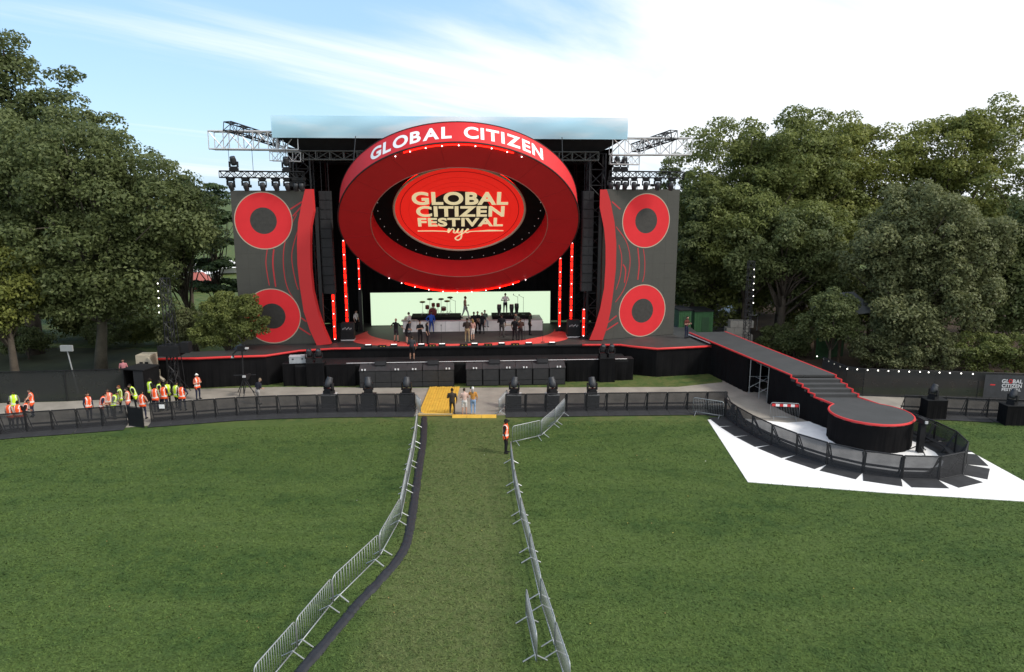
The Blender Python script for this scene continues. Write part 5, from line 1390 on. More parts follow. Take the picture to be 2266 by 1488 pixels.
    # hair / hat shells share the head frame
    def shell(k, zmin, fmax, n2=12):
        mbx = MB(); vs = []
        rows = 6
        for j in range(rows + 1):
            th = (PI * 0.62) * j / rows
            for i in range(n2):
                ph = 2 * PI * i / n2; x, f, z = math.sin(th) * math.cos(ph), math.sin(th) * math.sin(ph), math.cos(th)
                if f > 0.2: z = max(z, fmax); 
                zz = max(z, zmin)
                vs.append(hd(x * .083 * k, f * .103 * k - .006, zz * .130 * k))
        fs = [(j * n2 + i, (j + 1) * n2 + i, (j + 1) * n2 + (i + 1) % n2, j * n2 + (i + 1) % n2) for j in range(rows) for i in range(n2)]
        mbx.add(vs, fs); return mbx
    hair = shell(1.0, -.45, .42); long_ = shell(1.02, -.6, .42)
    lb = []; 
    for i, zz in enumerate((.02, -.08, -.18, -.26)): lb.append(hd(0, -.075 - .01 * i, zz))
    long_.tube(lb, [.075, .085, .08, .05], 10)
    hat = shell(1.1, .12, .32); hat.tube([hd(-.05, .10, .05), hd(0, .16, .045), hd(.05, .10, .05)], [.02, .03, .02], 6)
    return out, vest, hair, long_, hat
POSES = {}
PM = {}
def pose(key, **kw):
    if key in POSES: return POSES[key]
    body, vest, hair, long_, hat = build_body(key, **kw)
    def mk(nm, m, slots):
        me = m.mesh(nm, [BLACK] * slots if slots > 1 else BLACK, True)
        return me
    bm_ = body.mesh('body', [BLACK] * 8, True)
    vm_ = MB(); vm_.v, vm_.f, vm_.mi = [tuple(p) for p in vest[0]], vest[1], vest[2]
    vme = vm_.mesh('vest', [BLACK, BLACK], True)
    POSES[key] = (bm_, vme, hair.mesh('hair', BLACK, True), long_.mesh('hair', BLACK, True), hat.mesh('hat', BLACK, True))
    return POSES[key]
def cm(col, rough=0.85):
    k_ = 'cloth_%d_%d_%d' % tuple(int(c_ * 255) for c_ in col)
    return mat(k_, col, rough, var=0.15, vscale=5, spec=0.2)
SK = {'light': mat('skin_light', (0.46, 0.27, 0.19), 0.55, var=0.06), 'tan': mat('skin_tan', (0.32, 0.17, 0.11), 0.55, var=0.06), 'brown': mat('skin_brown', (0.13, 0.065, 0.04), 0.5, var=0.06), 'dark': mat('skin_dark', (0.06, 0.032, 0.022), 0.5, var=0.06)}
EYE = mat('eye_dark', (0.02, 0.015, 0.012), 0.3, var=0)
HV_O = mat('hi_vis_orange', (0.85, 0.10, 0.02), 0.7, var=0.06, emit=(1.0, 0.12, 0.03), estr=0.10)
HV_Y = mat('hi_vis_yellow', (0.55, 0.78, 0.03), 0.7, var=0.06, emit=(0.6, 0.9, 0.04), estr=0.06)
HV_P = mat('hi_vis_faded_coral', (0.78, 0.20, 0.12), 0.7, var=0.06)
REFL = mat('reflective_tape', (0.72, 0.72, 0.68), 0.35, var=0.05)
BLK, NAVY, GREY_, WHT, KHA, JEAN, BRN, BLUE = (0.012, 0.012, 0.014), (0.02, 0.025, 0.05), (0.16, 0.16, 0.17), (0.62, 0.60, 0.58), (0.30, 0.23, 0.13), (0.22, 0.33, 0.50), (0.045, 0.032, 0.026), (0.03, 0.09, 0.42)
def person(p, face, ps, label, top_, bot, skin='tan', sleeve='short', shorts=False, shoe=BLK, hair=(0.015, 0.012, 0.01), vest=None, hat=None, longhair=False, bald=False, h=1.75, group=None, extra=None):
    """face: heading in degrees, 0 = towards the camera"""
    bm_, vme, hm, lm, htm = ps
    t = thing('person', label, 'person', p, R(face), group)
    k_ = h / 1.765
    t.scale = (k_, k_, k_)
    o = put('body', bm_, t)
    sk = SK[skin]; tp, bt = cm(top_), cm(bot)
    for i, m in enumerate((sk, tp, sk if sleeve == 'none' else tp, tp if sleeve == 'long' else sk, bt, sk if shorts else bt, cm(shoe, 0.6), EYE)):
        o.material_slots[i].link = 'OBJECT'; o.material_slots[i].material = m
    def sub_(nm, me, ms):
        q = put(nm, me, t)
        for i, m in enumerate(ms): q.material_slots[i].link = 'OBJECT'; q.material_slots[i].material = m
    if hat is not None: sub_('hat', htm, [cm(hat)])
    if not bald: sub_('hair', lm if longhair else hm, [cm(hair)])
    if vest is not None: sub_('vest', vme, [vest, REFL])
    return t
STAND = pose('stand', la='rest', ra='rest'); WIDE = pose('wide', la='hips', ra='rest', feet=.16, wide=1.08); FOLD = pose('fold', la='folded', ra='folded', feet=.12); PHONE = pose('phone', la='rest', ra='phone', feet=.10)
OUTP = pose('out', la='out', ra='out', feet=.17, wide=1.12); POINT = pose('point', la='bent', ra='point', feet=.12); WALK = pose('walk', la='bent', ra='rest', stride=.26); PLAY = pose('play', la='play', ra='play', feet=.12, bow=.03)
BEND = pose('bend', la='bent', ra='bent', lean=16, feet=.13, bow=.03); SIT = pose('sit', la='bent', ra='bent', sit=True); STOUT = pose('stout', la='rest', ra='bent', wide=1.16, feet=.14, headyaw=20)
def onstage(px, py): q = G(px, py, ZD); return Vector((q.x, q.y, ZD + 0.005))
sp1 = 'crew and band on the stage'
person(onstage(877, 757), 150, OUTP, 'bald man in black t-shirt with arms spread near the stage edge, left group', BLK, (.03, .03, .035), 'light', bald=True, shorts=True, h=1.82, group=sp1)
person(onstage(900, 760), 110, BEND, 'man in black t-shirt leaning forward, second in the left stage group', BLK, BLK, 'light', shorts=True, h=1.8, group=sp1)
person(onstage(930, 761), 30, FOLD, 'man in black with folded arms in the left stage group', BLK, BLK, 'light', h=1.78, group=sp1)
person(onstage(946, 762), 80, STAND, 'slim dark haired person in black at the right end of the left stage group', BLK, BLK, 'light', longhair=True, h=1.65, group=sp1)
person(onstage(955, 737), 20, WIDE, 'person in bright blue outfit standing by the drum kit', BLUE, (.03, .06, .25), 'brown', sleeve='long', h=1.78, group=sp1)
person(onstage(907, 739), 250, PLAY, 'person in white shirt behind the left keyboard', WHT, GREY_, 'light', h=1.78, group=sp1)
person(S(0.45, 6.6, ZD + 0.905), 80, WALK, 'tall man in tan vest and grey trousers walking on the riser before the mint screen', (.30, .22, .17), (.24, .24, .25), 'brown', sleeve='none', h=1.9, group=sp1)
q = S(2.05, 5.5, ZD + 0.06); person(q, 20, SIT, 'person in green grey top sitting on the edge of the white riser', (.10, .14, .11), (.38, .42, .48), 'light', h=1.75, group=sp1)
person(onstage(1034, 757), 170, STOUT, 'man in brown jacket and khaki trousers at centre stage', BRN, KHA, 'tan', sleeve='long', shoe=(.3, .26, .2), h=1.85, group=sp1)
person(onstage(1046, 754), 215, STAND, 'blonde woman in pink top and white shorts at centre stage', (.45, .26, .22), WHT, 'light', shorts=True, hair=(.25, .16, .06), longhair=True, h=1.7, group=sp1)
person(onstage(1049, 738), 0, STAND, 'person in black, left one of three before the riser', BLK, BLK, 'brown', h=1.78, group=sp1)
person(onstage(1057, 737), 20, FOLD, 'person in black, middle one of three before the riser', BLK, (.02, .015, .018), 'tan', h=1.78, group=sp1)
person(onstage(1067, 739), -20, WIDE, 'person in black with pale badge, right one of three before the riser', BLK, BLK, 'light', h=1.76, group=sp1)
person(S(3.85, 7.35, RZ), 10, PLAY, 'percussionist in white t-shirt behind the congas', WHT, BLK, 'dark', h=1.8, group=sp1)
person(onstage(1110, 747), 170, STOUT, 'man in black seen from behind right of centre stage', BLK, (.05, .045, .04), 'tan', h=1.85, group=sp1)
person(onstage(1146, 742), -40, BEND, 'man in grey shirt at the back of the right stage group', (.12, .13, .11), BLK, 'light', h=1.9, group=sp1)
person(onstage(1139, 754), 150, WIDE, 'man in black seen from behind, left front of the right stage group', BLK, BLK, 'tan', h=1.82, group=sp1)
person(onstage(1152, 754), 200, FOLD, 'man in dark brown shirt, right front of the right stage group', (.05, .025, .02), BLK, 'tan', h=1.78, group=sp1)
person(onstage(1172, 742), 100, STAND, 'lone person in dark green clothes at the right end of the mint screen', (.02, .028, .02), BLK, 'brown', h=1.8, group=sp1)
person(onstage(789, 733), 60, STAND, 'person in white shirt at the left wing of the stage', WHT, BLK, 'light', h=1.75, group=sp1)
q = G(912, 797, 1.53); person(Vector((q.x, q.y, 1.525)), 170, STOUT, 'man in dark grey t-shirt and black shorts standing on the front apron', (.05, .05, .055), BLK, 'tan', shorts=True, h=1.8, group=sp1)
person(onstage(1518, 749), 40, PLAY, 'person in dark red top with hands raised beside the right screen', (.09, .025, .02), NAVY, 'light', h=1.78, group=sp1)
# onlookers by the yellow ramp
go = 'onlookers by the yellow ramp'
def ground(px, py): q = G(px, py); return Vector((q.x, q.y, 0.02))
person(ground(1001, 920), 175, STOUT, 'person in dark brown coat and trousers on the right edge of the yellow ramp', (.05, .038, .03), (.045, .036, .028), 'brown', sleeve='long', h=1.72, group=go)
person(ground(1028, 919), 190, FOLD, 'woman in pale top and white shorts standing between two onlookers', (.58, .40, .34), WHT, 'light', shorts=True, hair=(.03, .02, .016), shoe=(.3, .12, .1), h=1.70, group=go)
t = person(ground(1047, 918), 180, PHONE, 'woman in mustard top, blue jeans and white cap holding up a phone', (.48, .22, .05), JEAN, 'light', hat=WHT, hair=(.3, .27, .25), longhair=True, shoe=(.4, .35, .3), h=1.74, group=go)
ph = thing('phone', 'dark phone held up by the woman in jeans', 'phone', t.location + Vector((-0.17, 0.42, 1.58)), 0); MB().box(-.04, .04, -.006, .006, -.08, .08).build('case', BLACKM, ph); MB().box(-.036, .036, -.0085, -.006, -.074, .074).build('display', GLASS, ph)
person(ground(1119, 1004), 75, STAND, 'guard in orange vest and black clothes standing alone on the lawn', BLK, BLK, 'dark', sleeve='long', vest=HV_O, hat=BLK, h=1.86)
# crew in vests on the left
cr_g = 'crew in bright vests on the left'
crew = [((192, 870), HV_O, 60, STAND, 'orange vest crew member standing alone at the left of the middle crew cluster', NAVY, 'tan', None), ((221, 870), HV_O, 120, BEND, 'orange vest crew member leaning, left of the coral vest', NAVY, 'light', None), ((237, 861), HV_P, 30, STAND, 'crew member in faded coral vest behind the others', (.4, .12, .1), 'brown', None),
        ((247, 866), HV_Y, 100, BEND, 'yellow vest crew member bending in front of the fence', (.1, .1, .11), 'tan', None), ((263, 854), HV_Y, -60, STAND, 'yellow vest crew member with red hair facing right', (.25, .27, .05), 'light', None), ((280, 859), HV_P, -80, FOLD, 'crew member in faded orange vest beside the yellow vests', KHA, 'light', None),
        ((296, 848), HV_Y, -60, BEND, 'yellow vest crew member just left of the black booth', BLK, 'light', None), ((312, 866), HV_O, 170, WIDE, 'orange vest crew member standing in the open barricade gate', (.4, .2, .14), 'light', None), ((330, 838), HV_Y, 150, STAND, 'yellow vest crew member right against the black booth', BLK, 'dark', None),
        ((341, 853), HV_O, 180, STAND, 'orange vest crew member seen from behind, right of the gate', (.3, .28, .2), 'dark', None), ((350, 843), HV_Y, 120, FOLD, 'yellow vest crew member behind the two orange vests by the gate', BLK, 'dark', None), ((360, 850), HV_O, 175, STOUT, 'orange vest crew member above the white paper notice', (.05, .02, .02), 'brown', None),
        ((368, 844), HV_Y, 60, STAND, 'yellow vest crew member half hidden right of the notice', BLK, 'dark', None), ((388, 846), HV_Y, 160, STAND, 'yellow vest crew member left of the rightmost orange vest', (.3, .25, .15), 'tan', None), ((400, 850), HV_O, 180, WIDE, 'orange vest crew member at the right end of the crew cluster', NAVY, 'dark', None),
        ((434, 828), HV_O, 60, FOLD, 'crew member in orange vest and white helmet standing apart on the path', (.4, .1, .06), 'light', (.7, .68, .64)), ((28, 866), HV_Y, 30, STAND, 'yellow green vest crew member at the far left edge', GREY_, 'dark', None), ((18, 889), HV_O, 170, STAND, 'leftmost orange vest crew member at the barricade', (.35, .3, .25), 'light', None),
        ((37, 888), HV_O, 190, STOUT, 'second orange vest crew member from the left edge at the barricade', BLK, 'tan', None), ((49, 885), HV_O, 120, BEND, 'third orange vest crew member from the left edge at the barricade', BLK, 'tan', None), ((66, 862), HV_O, -70, POINT, 'orange vest crew member stretching an arm to the right at far left', (.4, .2, .14), 'light', None)]
def headground(px, py, h=1.75):
    q = G(px, py, h); return Vector((q.x, q.y, 0.02))
for (hp, v, face, ps, lab, top_, sk, hat) in crew:
    person(headground(*hp), face, ps, lab, top_, NAVY if v is not HV_Y else BLK, sk, vest=v, hat=hat, hair=(.15, .05, .02) if 'red hair' in lab else (.015, .012, .01), sleeve='short' if sk == 'light' else 'long', h=1.75, group=cr_g)
person(headground(568, 838), 150, BEND, 'camera operator in dark shirt and light trousers leaning to his camera', (.02, .02, .03), (.30, .28, .26), 'light', hair=(.2, .15, .1), h=1.75)
q = P(271, 796, 50.5); person(Vector((q.x, 50.5, 0.01)), 20, STAND, 'person in pink top looking over the left fence', (.55, .22, .24), BLK, 'tan', h=q.z + 0.03 if 1.5 < q.z < 2.3 else 1.85)

# ================================================================== TREES
def leaf_mesh(name, cen, rad, n_per, size, m, rng, flat=0.7, needle=False):
    """many small leaf faces spread through clumps"""
    k_ = len(cen)
    cnt = np.maximum(8, (n_per * (rad / rad.mean()) ** 2).astype(int))
    ci = np.repeat(np.arange(k_), cnt); N_ = len(ci)
    d = rng.normal(size=(N_, 3)); d /= np.linalg.norm(d, axis=1)[:, None]
    up_ = rng.random(N_) < 0.5; d[up_, 2] = np.abs(d[up_, 2])
    rr = rad[ci] * (0.35 + 0.65 * rng.random(N_) ** 0.4)
    pos = cen[ci] + d * rr[:, None] * np.array([1, 1, flat])
    # leaf frame: normal leans outward and up
    nr = d * 0.7 + rng.normal(size=(N_, 3)) * 0.6 + np.array([0, -0.15, 0.5]); nr /= np.linalg.norm(nr, axis=1)[:, None]
    a = np.cross(nr, rng.normal(size=(N_, 3))); a /= np.linalg.norm(a, axis=1)[:, None]
    b = np.cross(nr, a)
    s_ = size * (0.65 + 0.7 * rng.random(N_))
    wd = 0.55 if not needle else 0.22
    v = np.empty((N_, 4, 3))
    v[:, 0] = pos - a * s_[:, None] * 0.5; v[:, 2] = pos + a * s_[:, None] * 0.5
    bend = nr * (s_ * 0.10)[:, None]
    v[:, 1] = pos + b * (s_ * wd * 0.5)[:, None] + bend; v[:, 3] = pos - b * (s_ * wd * 0.5)[:, None] + bend
    me = bpy.data.meshes.new(name)
    me.vertices.add(N_ * 4); me.vertices.foreach_set('co', v.ravel())
    me.loops.add(N_ * 4); me.loops.foreach_set('vertex_index', np.arange(N_ * 4, dtype=np.int32))
    me.polygons.add(N_); me.polygons.foreach_set('loop_start', np.arange(0, N_ * 4, 4, dtype=np.int32)); me.polygons.foreach_set('loop_total', np.full(N_, 4, dtype=np.int32))
    me.materials.append(m); me.update(calc_edges=True)
    return me
def tree(name, label, base, ells, nclump, n_per, size, m, seed, trunk_r=0.35, bark=None, lean=(0, 0), group=None, clump_r=(0.8, 1.7), flat=0.7, fork=0.3, cat='tree'):
    """ells: crown lobes (dx, dy, z, rx, ry, rz) relative to the base"""
    rng = np.random.default_rng(seed); rnd = random.Random(seed)
    base = Vector(base)
    t = thing(name, label, cat, base, 0, group)
    vol = np.array([e[3] * e[4] * e[5] for e in ells]); pr = vol ** 0.75; pr /= pr.sum()
    cen = []; rad = []
    while len(cen) < nclump:
        e = ells[rng.choice(len(ells), p=pr)]
        d = rng.normal(size=3); d /= np.linalg.norm(d)
        r_ = 0.30 + 0.70 * rng.random() ** 0.55
        p = np.array([e[0] + d[0] * e[3] * r_, e[1] + d[1] * e[4] * r_, e[2] + d[2] * e[5] * r_])
        if p[2] < 0.4: continue
        cen.append(p); rad.append(rng.uniform(*clump_r) * 1.0 * (1.15 - 0.35 * r_))
    cen = np.array(cen); rad = np.array(rad)
    put('crown', leaf_mesh('crown', cen, rad, n_per, size, m, rng, flat), t)
    zc_ = float(np.mean([e[2] for e in ells])); ztop = max([e[2] + e[5] * 0.45 for e in ells if abs(e[0] - lean[0]) < 2.2] or [zc_])
    fz = max(1.0, zc_ * fork)
    tp = [Vector((0, 0, -0.1)), Vector((lean[0] * .2, lean[1] * .2, fz * .5)), Vector((lean[0] * .5, lean[1] * .5, fz))]
    mb = MB(); mb.tube(tp + [Vector((lean[0], lean[1], fz + (ztop - fz) * .5)), Vector((lean[0] * 1.2, lean[1] * 1.2, ztop))], [trunk_r * 1.25, trunk_r, trunk_r * .85, trunk_r * .45, trunk_r * .1], 9)
    mb.build('trunk', bark or BARK, t, smooth=True)
    mb = MB()
    idx = rng.choice(len(cen), size=min(len(cen), 46), replace=False)
    for i in idx:
        q = Vector(cen[i]); f = rnd.uniform(0.0, .75); st = Vector((lean[0], lean[1], 0)) * (.5 + .5 * f) + Vector((0, 0, fz + (ztop - fz) * f * .7))
        if st.z > q.z + 1.5: st.z = max(fz, q.z - .5)
        midp = st.lerp(q, .5) + Vector((rnd.uniform(-.4, .4), rnd.uniform(-.4, .4), rnd.uniform(.1, .7)))
        r0 = trunk_r * (.38 - .22 * f)
        mb.tube([st, midp, q], [r0, r0 * .55, .02], 5)
    mb.build('limb', bark or BARK, t, smooth=True)
    return t
def TX(px, Y): return (px - 1133) / FPX * (Y * 1.0)
gl = 'trees left of the stage'; gr_ = 'trees right of the stage'
# --- left side
tree('oak_tree', 'tall broad dark green tree with pale trunk directly behind the left fence', (-31.6, 54.0, 0), [(0.0, 0, 14.6, 5.0, 5.0, 4.7), (-4.8, 1, 14.2, 5.0, 5, 5.0), (4.2, 0, 12.8, 4.2, 4.5, 3.5), (7.0, 0, 11.2, 2.7, 3.5, 2.9), (-1.0, -1.5, 8.8, 7.2, 4.5, 3.2), (4.2, -1, 8.0, 4.6, 3.5, 2.4), (-1.5, -2.0, 6.2, 6.0, 3.2, 1.9), (4.0, -1.5, 5.9, 3.4, 2.6, 1.6)], 460, 195, 0.28, LEAF_DARK, 11, 0.42, BARKP, (0.6, 0.5), gl, (0.9, 1.8))
tree('oak_tree', 'taller dark tree rising behind at the upper left corner', (-40.5, 60.0, 0), [(0, 0, 17.0, 5.0, 5, 5.5), (2.4, 0, 19.6, 1.7, 2, 2.0), (4.7, 0, 20.9, 1.5, 2, 2.6), (7.0, 0, 18.2, 1.6, 2, 2.0), (0.6, 0, 23.2, 1.8, 2, 2.8), (-3, 0, 22, 2, 2, 3), (-5, 0, 20, 3, 3, 4), (1, -1, 12, 7, 4, 5)], 290, 170, 0.29, LEAF_DARK, 12, 0.6, BARK, (0.5, 0), gl, (0.7, 1.6))
tree('maple_tree', 'lower yellow green tree at the left edge beside the tall trees', (-34.9, 49.3, 0), [(0.0, 0, 7.4, 2.2, 2.0, 2.2), (-1.0, 0, 5.6, 2.2, 1.8, 1.7), (-2.2, 0, 9.2, 2.2, 2.0, 2.2)], 120, 200, 0.24, LEAF_YEL, 13, 0.28, BARK, (0, 0), gl, (0.6, 1.2))
tree('pine_tree', 'layered pine tree just left of the left screen, behind the tower', (-28.8, 70.0, 0), [(0, 0, 13.0, 2.0, 2.0, 1.5), (0.3, 0, 11.0, 2.8, 2.5, 0.7), (-0.2, 0, 8.8, 3.3, 3.0, 0.7), (0.6, 0, 6.6, 3.4, 3.0, 0.6), (0.2, 0, 4.6, 3.6, 3.0, 0.5)], 120, 150, 0.28, LEAF_PINE, 14, 0.22, BARK, (0.2, 0), gl, (0.5, 1.0), 0.35, 0.2)
tree('oak_tree', 'dark shrubby tree with thin crooked stem between the tower and the bush', (-27.0, 60.5, 0), [(-1.4, 0, 9.5, 2.6, 2.4, 2.4), (-2.6, 0, 7.2, 2.4, 2.2, 1.8)], 90, 170, 0.27, LEAF_DARK, 15, 0.22, BARK, (-0.8, 0), gl, (0.6, 1.2))
for i, (x, y, hh, m, lab) in enumerate(((-52, 70, 14, LEAF_DARK, 'far dark tree mass at the left edge'), (-44, 76, 12, LEAF_DARK, 'far dark tree seen under the left crowns'), (-57, 58, 13, LEAF_DARK, 'dark tree beyond the far left end of the fence'), (-46, 63, 9, LEAF_DARK, 'low dark tree filling in behind the left fence'))):
    tree('far_tree', lab, (x, y, 0), [(0, 0, hh * .62, hh * .42, hh * .36, hh * .38), (hh * .15, 0, hh * .34, hh * .42, hh * .3, hh * .22)], 120, 120, 0.42, m, 40 + i, 0.35, BARK, (0, 0), 'far trees on the left', (0.9, 1.9))
tree('bush', 'round leafy bush overlapping the lower left corner of the left screen', (-20.9, 51.75, 0.0), [(-0.6, 0.0, 4.9, 1.5, 0.85, 1.3), (0.0, -0.1, 4.0, 2.0, 0.85, 1.5), (1.3, -0.3, 4.3, 1.35, 0.7, 1.4), (1.8, -0.3, 5.4, 0.9, 0.6, 0.9), (2.7, -0.5, 4.2, 0.75, 0.5, 0.75), (-1.2, 0, 3.3, 1.5, 0.9, 1.0), (0.3, 0, 5.6, 0.8, 0.6, 0.8)], 200, 150, 0.17, LEAF_MID, 21, 0.12, BARK, (0.3, 0), None, (0.32, 0.6), 0.8, 0.3, 'bush')
tree('bush', 'low pale green bush beside the left light tower', (-24.4, 53.6, 0.0), [(0, 0, 3.6, 1.5, 1.2, 1.2), (-1.0, 0, 3.0, 1.2, 1.0, 1.0)], 70, 140, 0.18, LEAF_GREY, 22, 0.1, BARK, (0, 0), None, (0.35, 0.7), 0.8, 0.3, 'bush')
# --- right side
tree('elm_tree', 'large spreading green tree right behind the right screen', (22.5, 70.0, 0), [(-1.5, 0, 14.5, 6.0, 5.5, 5.6), (3.5, 0, 16.2, 6.0, 5.5, 4.8), (-4.2, 0, 11.0, 3.6, 4.5, 4.2), (2.0, -2.0, 9.5, 7.5, 4.5, 4.0)], 320, 210, 0.30, LEAF_MID, 31, 0.6, BARK, (0.5, 0), gr_, (0.9, 1.8))
tree('elm_tree', 'tall yellowish green tree at the top centre of the right woods', (32.0, 74.0, 0), [(-1.0, 0, 16.2, 5.5, 5, 5.0), (4.0, 0, 15.2, 5.5, 5, 5.2), (0, -2, 10.0, 7.5, 4.5, 4.0)], 280, 200, 0.30, LEAF_YEL, 32, 0.55, BARK, (0.3, 0), gr_, (0.9, 1.8))
tree('elm_tree', 'tall light green tree in the upper right corner', (42.5, 72.0, 0), [(0, 0, 16.5, 5.0, 4.5, 5.0), (3.5, 0, 19.0, 4.0, 4, 3.2), (-1, -1, 10, 6, 4, 4)], 230, 190, 0.30, LEAF_YEL, 33, 0.5, BARK, (0, 0), gr_, (0.9, 1.7))
tree('willow_tree', 'grey green drooping tree in front of the right woods behind the fence', (31.5, 56.5, 0), [(0, 0, 10.0, 4.8, 3.8, 3.9), (3.6, 0, 8.5, 4.2, 3.4, 4.2), (-2.6, 0.2, 8.2, 2.8, 2.6, 2.8), (0.8, -2.0, 4.8, 5.4, 2.6, 3.4), (-1.2, -1.8, 3.6, 2.4, 2.0, 2.0)], 300, 260, 0.25, LEAF_GREY, 34, 0.45, BARK, (0.2, 0), gr_, (0.7, 1.4), 0.9)
tree('oak_tree', 'shaded tree with drooping branches over the runway start', (23.5, 62.5, 0), [(0, 0, 9.0, 5.0, 3.5, 2.8), (-2.8, 0, 7.0, 3.2, 2.8, 1.8), (3.4, 0, 6.0, 3.2, 2.6, 2.0)], 190, 190, 0.27, LEAF_DARK, 35, 0.42, BARK, (0.2, 0), gr_, (0.7, 1.4), 0.8)
tree('oak_tree', 'dark tree close behind the right edge of the right screen', (16.6, 66.0, 0), [(0, 0, 9.5, 2.8, 3, 4.5), (-0.5, 0, 5.8, 2.6, 2.6, 2.6)], 130, 170, 0.27, LEAF_DARK, 36, 0.32, BARK, (0, 0), gr_, (0.7, 1.3))
tree('conifer_tree', 'thin dark tree tip showing above the right lighting truss', (16.2, 76.0, 0), [(0, 0, 15.3, 1.0, 1.0, 2.2), (1.6, 0, 14.4, 0.9, 0.9, 1.7), (0.5, 0, 12.3, 2.8, 2.0, 2.2), (3.0, 0, 14.2, 1.6, 1.4, 1.6)], 80, 110, 0.24, LEAF_DARK, 37, 0.2, BARK, (0, 0), gr_, (0.4, 0.8))
tree('oak_tree', 'broad dark tree behind the right end of the fence', (42.5, 57.0, 0), [(0, 0, 9.0, 5.5, 3.8, 5.0), (-2, -1, 5, 5.0, 3, 3.2)], 190, 190, 0.30, LEAF_DARK, 38, 0.4, BARK, (0, 0), gr_, (0.8, 1.6))
for i, (x, y, hh, m, lab) in enumerate(((28, 88, 13, LEAF_DARK, 'far dark tree under the right crowns'), (38, 90, 15, LEAF_DARK, 'far dark tree behind the right woods'), (50, 84, 17, LEAF_MID, 'far green tree at the right edge'), (18, 92, 12, LEAF_DARK, 'far dark tree seen past the right screen'))):
    tree('far_tree', lab, (x, y, 0), [(0, 0, hh * .62, hh * .45, hh * .36, hh * .38), (hh * .1, 0, hh * .32, hh * .45, hh * .3, hh * .24)], 120, 120, 0.45, m, 60 + i, 0.35, BARK, (0, 0), 'far trees on the right', (0.9, 1.9))
# understory that closes the view beneath the crowns
for i, (x, y, hh, m, lab) in enumerate(((20.5, 79, 9, LEAF_DARK, 'low dark understory tree behind the white tent'), (26.5, 80, 9, LEAF_DARK, 'low dark understory tree beside the pavilion'), (35, 66, 7.5, LEAF_DARK, 'low dark understory tree behind the drooping tree'), (18.6, 69, 13.5, LEAF_MID, 'mid height tree filling in right of the right screen'), (27.0, 66, 13.0, LEAF_MID, 'mid height tree over the pavilion roof'), (48.5, 68, 20, LEAF_MID, 'tree closing the woods at the right edge'))):
    tree('understory_tree', lab, (x, y, 0), [(0, 0, hh * .58, hh * .40, hh * .34, hh * .40), (hh * .1, -.3, hh * .30, hh * .42, hh * .3, hh * .24)], 130, 150, 0.32, m, 70 + i, 0.22, BARK, (0, 0), 'understory on the right', (0.8, 1.5))
for i, (x, y, hh, m, lab) in enumerate(((-39.5, 66, 8, LEAF_DARK, 'low dark understory tree behind the pale trunk'), (-50, 60, 8, LEAF_DARK, 'low dark understory tree at the left edge'))):
    tree('understory_tree', lab, (x, y, 0), [(0, 0, hh * .55, hh * .46, hh * .34, hh * .42), (hh * .1, -.3, hh * .28, hh * .5, hh * .3, hh * .24)], 110, 140, 0.32, m, 100 + i, 0.2, BARK, (0, 0), 'understory on the left', (0.8, 1.5))
tree('pine_tree', 'second layered pine standing further left of the left screen', (-35.0, 78.0, 0), [(0, 0, 13.5, 2.4, 2.2, 1.6), (-0.4, 0, 11.5, 3.2, 2.5, 0.8), (0.5, 0, 9.4, 3.6, 3.0, 0.8)], 90, 150, 0.3, LEAF_PINE, 141, 0.25, BARK, (0.3, 0), gl, (0.5, 1.0), 0.4, 0.2)
tree('bush', 'sunlit bush on the lawn behind the left light tower', (-31.0, 64.0, 0.0), [(0, 0, 1.6, 2.4, 1.6, 1.5), (2.2, 0, 1.9, 1.8, 1.4, 1.6)], 90, 140, 0.2, LEAF_MID, 142, 0.1, BARK, (0, 0), None, (0.45, 0.8), 0.8, 0.3, 'bush')
tree('small_tree', 'small leafy tree half hiding the pavilion roof', (24.9, 55.3, 0.0), [(0, 0, 4.6, 1.7, 1.2, 1.4), (-0.9, 0, 3.4, 1.6, 1.2, 1.2), (0.9, 0, 3.2, 1.2, 1.0, 1.0)], 95, 150, 0.22, LEAF_DARK, 143, 0.12, BARK, (0, 0), None, (0.45, 0.85), 0.8, 0.3)
tree('elm_tree', 'rounded green tree bridging the two tallest right crowns', (27.2, 72.5, 0), [(0, 0, 15.0, 4.6, 4, 4.2), (-3.5, -1, 12.2, 4.0, 3.5, 3.4), (3.5, -1, 11.5, 4.0, 3.5, 3.4)], 230, 190, 0.30, LEAF_MID, 144, 0.4, BARK, (0, 0), gr_, (0.9, 1.7))
tree('elm_tree', 'rounded green tree in front of the woods above the light tower', (21.0, 64.5, 0), [(0, 0, 11.0, 3.8, 3, 3.0), (3.5, -0.5, 10.0, 3.6, 3, 2.8), (-2.6, 0, 9.0, 2.6, 2.4, 2.4)], 190, 180, 0.27, LEAF_MID, 145, 0.3, BARK, (0, 0), gr_, (0.8, 1.5))
